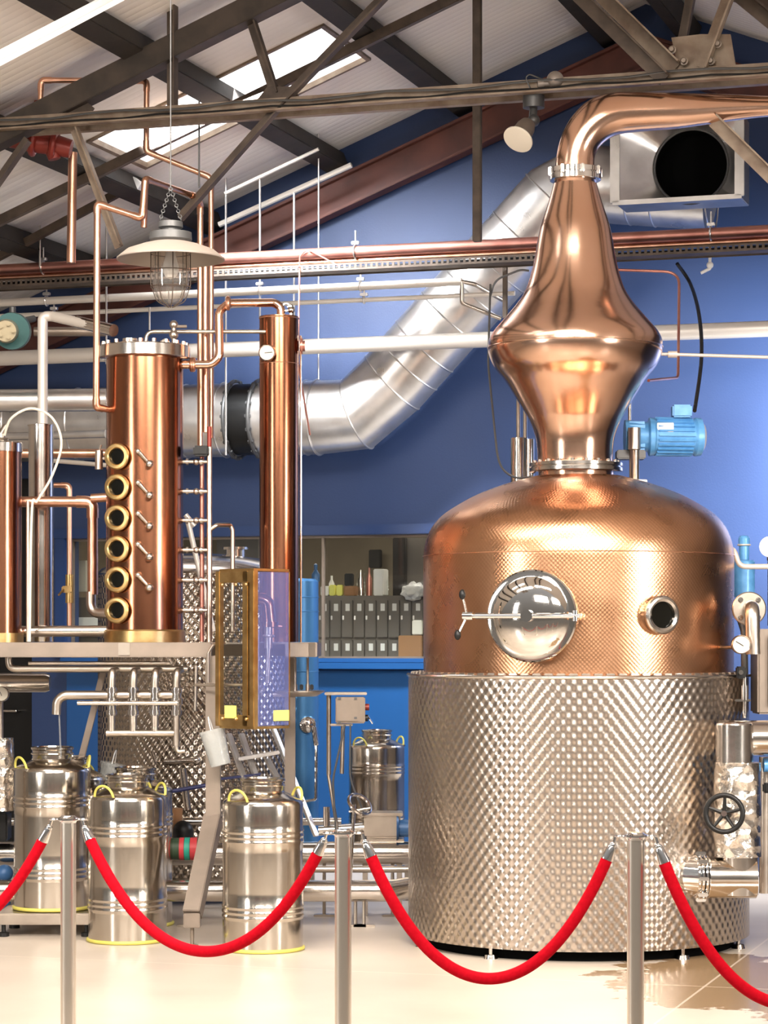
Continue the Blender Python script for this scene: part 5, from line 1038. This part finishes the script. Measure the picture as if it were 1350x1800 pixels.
# things inside the safe
ci = sc+ea*wa*0.45+eb*wb*0.45
b = NB(); cyl(b, ci+V((0, 0, 0.01)), ci+V((0, 0, 0.16)), 0.035, seg=24); single('glass_cylinder', 'clear measuring cylinder inside the spirit safe', 'glass', b, 'glass')
b = NB(); lathe(b, [(0, 0.17), (0.03, 0.17), (0.055, 0.20), (0.055, 0.21), (0, 0.21)], ci, seg=28); torus(b, ci+V((0, 0, 0.25)), 0.05, 0.006, seg=24); cyl(b, ci+V((0, 0, 0.2)), ci+V((0, 0, 0.5)), 0.010, seg=12); single('steel_bowl', 'small steel collecting bowl and stem inside the spirit safe', 'bowl', b, 'steel')
b = NB(); p0 = sc+eb*wb*0.30+ea*0.05; tube(b, [p0+V((0, 0, 0.0)), p0+V((0, 0, 0.50))], 0.010, 12); cyl(b, p0+V((0, 0, 0.34)), p0+V((0, 0, 0.36)), 0.016); single('steel_pipe', 'thin upright pipe behind the violet pane of the spirit safe', 'pipe', b, 'steel_brush')
b = NB(); p0 = P(463, 0, 12.95); tube(b, [V((P(452, 0, 12.95).x, 12.95, P(0, 1052, 12.95).z)), P(470, 1056, 12.95), P(474, 1095, 12.95)], 0.036, 18, 0.08); cyl(b, P(474, 1093, 12.95), P(474, 1102, 12.95), 0.046, seg=20); cyl(b, P(474, 1100, 12.95), P(496, 1102, 12.95), 0.010, seg=8); o = single('copper_elbow', 'dark copper elbow seen through the violet pane of the spirit safe', 'pipe fitting', b, 'copper_col')
b = NB(); cyl(b, P(472, 1102, 12.95), P(472, 1140, 12.95), 0.022, seg=16); cyl(b, P(472, 1140, 12.95), P(470, 1200, 12.95), 0.014, seg=12); torus(b, P(472, 1118, 12.95), 0.024, 0.008, seg=20); part(o, 'valve_stem', b, 'steel_brush')
# shelf tray to the right of the safe
tr_ = thing('instrument_tray', 'thin round edged steel tray with small tubes right of the spirit safe', 'tray', P(530, 1222, 13.3))
b = NB(); lathe(b, [(0, 0), (0.09, 0), (0.135, 0.025), (0.135, 0.032), (0, 0.028)], P(527, 1224, 13.3), seg=40); part(tr_, 'tray', b, 'steel_brush')
for px, y0 in ((519, 1156), (541, 1156)): b = NB(); cyl(b, P(px, 1218, 13.3), P(px, y0, 13.3), 0.007, seg=10); cyl(b, P(px, 1216, 13.3), P(px, 1203, 13.3), 0.012, seg=10); part(tr_, 'tube', b, 'steel_brush')
for px in (530, 548): b = NB(); bbox(b, P(px, 1208, 13.25), (0.02, 0.02, 0.03), 0.004); part(tr_, 'knob', b, 'black')
b = NB(); cyl(b, P(480, 1221, 13.3), P(520, 1221, 13.3), 0.014); part(tr_, 'support_arm', b, 'steel_brush')

# ================================================================== MILK CHURNS
def churn(name, label, grp):
    t = thing(name, label, 'churn', (0, 0, 0), grp)
    pr = [(0, 0.004), (0.196, 0.004), (0.203, 0.012), (0.2045, 0.03), (0.2045, 0.155)]
    def ribs(z):
        o_ = []
        for k in range(3):
            zz = z+k*0.026; o_ += [(0.2045, zz-0.012), (0.2085, zz-0.005), (0.2085, zz+0.003), (0.2045, zz+0.010)]
        return o_
    pr += ribs(0.175)+[(0.2045, 0.30), (0.2045, 0.50)]+ribs(0.555)+[(0.2045, 0.64), (0.2045, 0.735), (0.201, 0.752), (0.190, 0.764), (0.165, 0.776), (0.135, 0.790), (0.112, 0.800), (0.108, 0.806)]
    b = NB(); lathe(b, pr, (0, 0, 0), seg=96); part(t, 'body', b, 'steel_keg')
    b = NB(); lathe(b, [(0.106, 0.800), (0.106, 0.850), (0.114, 0.856), (0.114, 0.866), (0.106, 0.870), (0.094, 0.870), (0.092, 0.862), (0, 0.856)], (0, 0, 0), seg=64)
    torus(b, (0, 0, 0.832), 0.109, 0.006, seg=48, s2=8); part(t, 'neck', b, 'steel_keg')
    b = NB(); torus(b, (0, 0, 0.010), 0.205, 0.010, seg=64, s2=8); part(t, 'base_ring', b, 'yellow', 'yellow rubber ring')
    for a0 in (-135, 20):
        ca, sa = math.cos(math.radians(a0)), math.sin(math.radians(a0)); e = V((ca, sa, 0)); g = V((-sa, ca, 0)); b = NB()
        tube(b, [e*(0.188+0.012*math.sin(q))+g*(-0.062*math.cos(q))+V((0, 0, 0.755+0.062*math.sin(q))) for q in (math.pi*j/14 for j in range(15))], 0.0065, 10); part(t, 'handle', b, 'yellow', 'yellow carrying handle')
        b = NB(); bbox(b, e*0.190+V((0, 0, 0.752)), (0.018, 0.15, 0.014), 0.004, e, g, V((0, 0, 1))); part(t, 'handle_lug', b, 'steel_keg')
    return t
CH = 'steel milk churns'
def at(px, D, z=0): return V((P(px, 0, D).x, D, z))
ch = churn('milk_churn', 'frontmost right milk churn between the platform leg and the middle rope post', CH); ch.location = at(462, 12.42); ch.rotation_euler = (0, 0, 0.12)
dup(ch, at(224, 12.78), 'centre milk churn on the floor right of the left rope post', 0.2)
dup(ch, at(92, 13.15, 0.128), 'milk churn on the low scale under the water spout', -0.15)
dup(ch, at(122, 13.72, 0.05), 'milk churn half hidden behind the one on the scale', 0.9)
dup(ch, at(238, 13.50), 'milk churn hidden behind the centre one, only its right edge showing', 1.0)
dup(ch, at(662, 14.95, 0.30), 'smaller dark milk churn against the blue wall under the window', 0.1, 0.83)
b = NB(); c_ = at(662, 14.95); bbox(b, c_+V((0, 0, 0.285)), (0.46, 0.46, 0.03), 0.006)
o = thing('stand', 'low steel stand carrying the small churn by the blue wall', 'stand', c_); part(o, 'top', b, 'steel_brush')
for sx2 in (-1, 1):
    for sy in (-1, 1): b = NB(); bbox(b, c_+V((0.19*sx2, 0.19*sy, 0.135)), (0.035, 0.035, 0.27), 0.004); part(o, 'leg', b, 'steel_brush')
o = thing('platform_scale', 'low stainless platform scale under the left milk churn', 'scale', at(85, 13.15))
b = NB(); bbox(b, at(88, 13.15, 0.095), (0.52, 0.46, 0.06), 0.008); part(o, 'platform', b, 'steel_brush')
for sx2 in (-1, 1):
    for sy in (-1, 1): b = NB(); lathe(b, [(0, 0), (0.03, 0), (0.03, 0.02), (0.012, 0.025), (0.012, 0.07), (0, 0.07)], at(88, 13.15)+V((0.22*sx2, 0.19*sy, 0)), seg=16); part(o, 'foot', b, 'black')
b = NB(); bbox(b, at(122, 13.72, 0.025), (0.5, 0.5, 0.045), 0.006); single('pallet_plate', 'flat steel plate under the churn behind the scale', 'plate', b, 'steel_brush')
# far left foil wrapped pipe, cylinder and gauge
FD = 13.6; kf = FD/F
single('foil_wrapped_pipe', 'foil wrapped vertical pipe at the left border beside the churn', 'pipe', foilcyl(P(4, 1425, FD), P(4, 1297, FD), 20*kf, 48, 30, 0.009, 5), 'foil')
pipe('steel_pipe', 'dark vertical pipe at the left border above the foil wrap', 'pipe', [P(0, 1300, FD+0.02), P(0, 1225, FD+0.02)], 6*kf, 'steel_brush')
b = NB(); tube(b, [P(-90, 1200, 14.0), P(80, 1200, 14.0), P(88, 1200, 14.0)], [17*14/F, 17*14/F, 14*14/F], 28); single('steel_cylinder', 'short polished horizontal cylinder at the left border under the platform', 'cylinder', b, 'steel')
gauge(2, 1220, 13.45, 0.042, 'round gauge at the left border just above the foil wrap', 2.0, [P(0, 1235, 13.6)])
o = thing('machine_base', 'dark machine base at the left border below the foil wrap', 'machine', P(0, 1475, 13.7))
b = NB(); bbox(b, P(-8, 1452, 13.8), (0.16, 0.16, 0.16), 0.01); part(o, 'housing', b, 'black')
b = NB(); ball(b, P(8, 1535, 13.8), 0.05, 16); cyl(b, P(8, 1535, 13.8), V((P(8, 0, 13.8).x, 13.8, 0)), 0.035); part(o, 'foot', b, 'blue_dark')

# ================================================================== OFFICE ITEMS BEHIND THE WINDOW
lk = thing('locker_bank', 'bank of grey document lockers with white label cards behind the window', 'locker', W(650, 1160, -0.55))
lu0 = (W(560, 1100, -0.5)-O0).dot(UD); lu1 = (W(745, 1100, -0.5)-O0).dot(UD); lzt = W(650, 1047, -0.5).z
bm = NB(); ubox(bm, (lu0+lu1)/2, -0.68, lzt/2+0.3, lu1-lu0, 0.34, lzt-0.6); part(lk, 'body', bm, 'locker')
nW = 9; dw = (lu1-lu0)/nW
for r_, (ya, yb) in enumerate(((1054, 1122), (1124, 1180))):
    for k in range(nW):
        u = lu0+dw*(k+0.5); za, zb_ = W(650, yb, -0.5).z, W(650, ya, -0.5).z
        bm = NB(); ubox(bm, u, -0.50, (za+zb_)/2, dw*0.90, 0.02, zb_-za-0.01, 0.003); dr = part(lk, 'door', bm, 'locker')
        bm = NB(); ubox(bm, u+0.005, -0.487, zb_-0.055, 0.032, 0.003, 0.052, 0.001); part(dr, 'label_card', bm, 'paper', 'blank white card')
        if r_ == 0: bm = NB(); c = B(u-dw*0.32, -0.485, zb_-0.13); bbox(bm, c, (0.012, 0.01, 0.03), 0.002); part(dr, 'handle', bm, 'galv')
def offbox(px0, px1, py0, py1, n, dpt, nm, lab, cat, m, group=None):
    a = W(px0, py1, n); b = W(px1, py0, n); ua, ub = (a-O0).dot(UD), (b-O0).dot(UD); bm = NB(); ubox(bm, (ua+ub)/2, n-dpt/2, (a.z+b.z)/2, ub-ua, dpt, b.z-a.z, 0.006); return single(nm, lab, cat, bm, m, group)
LT = 1047
offbox(700, 742, 1117, 1160, -0.36, 0.12, 'cardboard_box', 'brown cardboard box at the right end of the window sill', 'box', 'card')
offbox(656, 674, 1000, LT, -0.55, 0.12, 'white_carton', 'tall white carton standing on top of the lockers', 'box', 'paper')
offbox(604, 624, 1030, LT, -0.52, 0.08, 'small_carton', 'low tan carton on the lockers left of the tall white carton', 'box', 'card')
offbox(578, 588, 1028, LT, -0.52, 0.05, 'yellow_block', 'left one of two yellow green blocks on the lockers', 'box', 'yellow2')
offbox(591, 601, 1028, LT, -0.52, 0.05, 'yellow_block', 'right one of two yellow green blocks on the lockers', 'box', 'yellow2')
offbox(563, 577, 1030, LT, -0.52, 0.08, 'paper_stack', 'white paper stack at the left end of the locker top', 'paper', 'paper')
offbox(605, 618, 1008, 1030, -0.54, 0.06, 'black_camera', 'small black device resting on the low tan carton', 'device', 'black')
offbox(724, 742, 1090, 1116, -0.37, 0.08, 'paper_cup', 'beige tub above the cardboard box at the window corner', 'tub', 'cream')
for i, (px, y0, m_, lab) in enumerate(((628, 1008, 'glass', 'clear bottle just right of the black device'), (634, 1002, 'steel', 'silver bottle between the clear ones'), (641, 1006, 'glass', 'clear bottle beside the copper coloured tin'), (649, 998, 'copper_aged', 'copper coloured tin beside the tall white carton'),
                                       (683, 1012, 'glass', 'clear bottle right of the tall white carton'), (583, 1012, 'paper', 'white bottle above the left yellow block'))):
    n = -0.62; a = W(px, LT, n); t = W(px, y0, n); h = t.z-a.z; bm = NB(); lathe(bm, [(0, 0), (0.02, 0), (0.021, h*0.6), (0.008, h*0.8), (0.008, h), (0, h)], a, seg=20); single('bottle', lab+' on the lockers', 'bottle', bm, m_)
bm = NB(); a = W(554, 1022, -0.4); lathe(bm, [(0, 0), (0.03, 0), (0.03, 0.05), (0.012, 0.08), (0.014, 0.12), (0, 0.13)], W(555, 1022, -0.35), seg=20); single('figurine', 'small blue and gold ornament in the window above the blue tank', 'ornament', bm, 'blue_dark')
# crumpled white bag
bm = NB(); bmesh.ops.create_icosphere(bm, subdivisions=4, radius=1)
c = W(728, 1040, -0.45)
for v in bm.verts:
    f_ = 1+0.35*noise.noise(v.co*2.2)+0.12*noise.noise(v.co*6); v.co = c+UD*(v.co.x*0.085*f_)+ND*(v.co.y*0.06*f_)+V((0, 0, v.co.z*0.062*f_))
single('crumpled_bag', 'crumpled white paper bag at the right end of the locker top', 'bag', bm, 'paper')
offbox(690, 712, 945, 1050, -0.9, 0.1, 'dark_cabinet', 'tall dark cabinet edge behind the window on the right', 'cabinet', 'beam_dark')
offbox(713, 760, 945, 1050, -0.95, 0.1, 'whiteboard', 'dim grey board leaning behind the window at its right end', 'board', 'locker')
offbox(648, 668, 966, 998, -2.4, 0.06, 'wall_picture', 'small dark frame on the far office wall', 'frame', 'beam_dark')
offbox(126, 152, 985, 1040, -0.5, 0.1, 'pale_notice', 'pale yellow board behind the window left of the dropping copper pipe', 'board', 'cream')
offbox(118, 190, 1050, 1160, -0.6, 0.3, 'grey_cabinet', 'low grey cabinet behind the left part of the office window', 'cabinet', 'locker')
offbox(128, 190, 1085, 1110, -0.4, 0.1, 'white_carton', 'flat white carton behind the window at the far left', 'box', 'paper')
offbox(380, 455, 945, 990, -0.7, 0.3, 'wall_cupboard', 'grey wall cupboard behind the window between the two copper columns', 'cupboard', 'locker')

# ================================================================== ROPE BARRIER
def stanchion(label):
    t = thing('barrier_post', label, 'rope post', (0, 0, 0), 'rope barrier posts')
    b = NB(); cyl(b, (0, 0, 0.02), (0, 0, 0.955), 0.0262, seg=40); part(t, 'pole', b, 'steel_post')
    b = NB(); lathe(b, [(0, 0), (0.16, 0), (0.16, 0.012), (0.14, 0.022), (0.04, 0.034), (0.026, 0.05), (0, 0.05)], (0, 0, 0), seg=64); part(t, 'base', b, 'steel_brush')
    b = NB(); lathe(b, [(0, 0.952), (0.027, 0.952), (0.029, 0.958), (0.040, 0.962), (0.040, 0.967), (0.028, 0.971), (0.022, 0.976), (0, 0.978)], (0, 0, 0), seg=40); cpn = part(t, 'top_cap', b, 'chrome')
    for s in (-1, 1): b = NB(); torus(b, (s*0.050, 0, 0.964), 0.012, 0.0035, seg=20, s2=8); part(cpn, 'ring', b, 'chrome')
    return t
posts = [(-410, 8.7, None), (120, 8.27, 'left rope post standing in front of the churns'), (603, 7.68, 'middle rope post left of the pot still'), (1117, 7.56, 'right rope post in front of the dimpled jacket'), (1660, 7.4, None)]
pp = []
s0 = None
for px, D, lab in posts:
    loc = V((P(px, 0, D).x, D, 0)); pp.append(loc)
    if lab is None: lab = 'rope post out of view beyond the %s border' % ('left' if px < 0 else 'right')
    if s0 is None: s0 = stanchion(lab); s0.location = loc
    else: dup(s0, loc, lab)
rl = ['red velvet rope hanging out past the left border', 'red velvet rope between the left and middle posts', 'red velvet rope between the middle and right posts', 'red velvet rope hanging out past the right border']
sag = [0.45, 0.40, 0.44, 0.50]
for i in range(4):
    a, b_ = pp[i].copy(), pp[i+1].copy(); d = (b_-a).normalized(); a = a+d*0.062; b_ = b_-d*0.062; a.z = b_.z = 0.955
    N = 96; pts = []
    for k in range(N+1):
        q = k/N; s = 2*q-1; pts.append(a.lerp(b_, q)+V((0, 0, -sag[i]*(1-(math.cosh(1.35*s)-1)/(math.cosh(1.35)-1)))))
    root = thing('velvet_rope', rl[i], 'rope', pts[N//2]-V((0, 0, 0.02)), 'velvet ropes')
    k0 = 3
    bm = NB(); tube(bm, pts[k0:N+1-k0], 0.0185, 18); part(root, 'rope', bm, 'velvet')
    for seg_ in (pts[:k0+1], pts[N-k0:][::-1]):
        bm = NB(); m0 = seg_[1]; tube(bm, [seg_[1], seg_[1].lerp(seg_[2], 0.3), seg_[2], seg_[3], seg_[3]+(seg_[3]-seg_[2])*0.2], [0.010, 0.014, 0.016, 0.0195, 0.0195], 18)
        e1 = part(root, 'end_cap', bm, 'chrome')
        bm = NB(); tube(bm, [seg_[0]+V((0, 0, 0.006)), seg_[0].lerp(seg_[1], 0.5), seg_[1]], 0.005, 8); ball(bm, seg_[1], 0.012, 12); part(e1, 'snap_hook', bm, 'chrome')
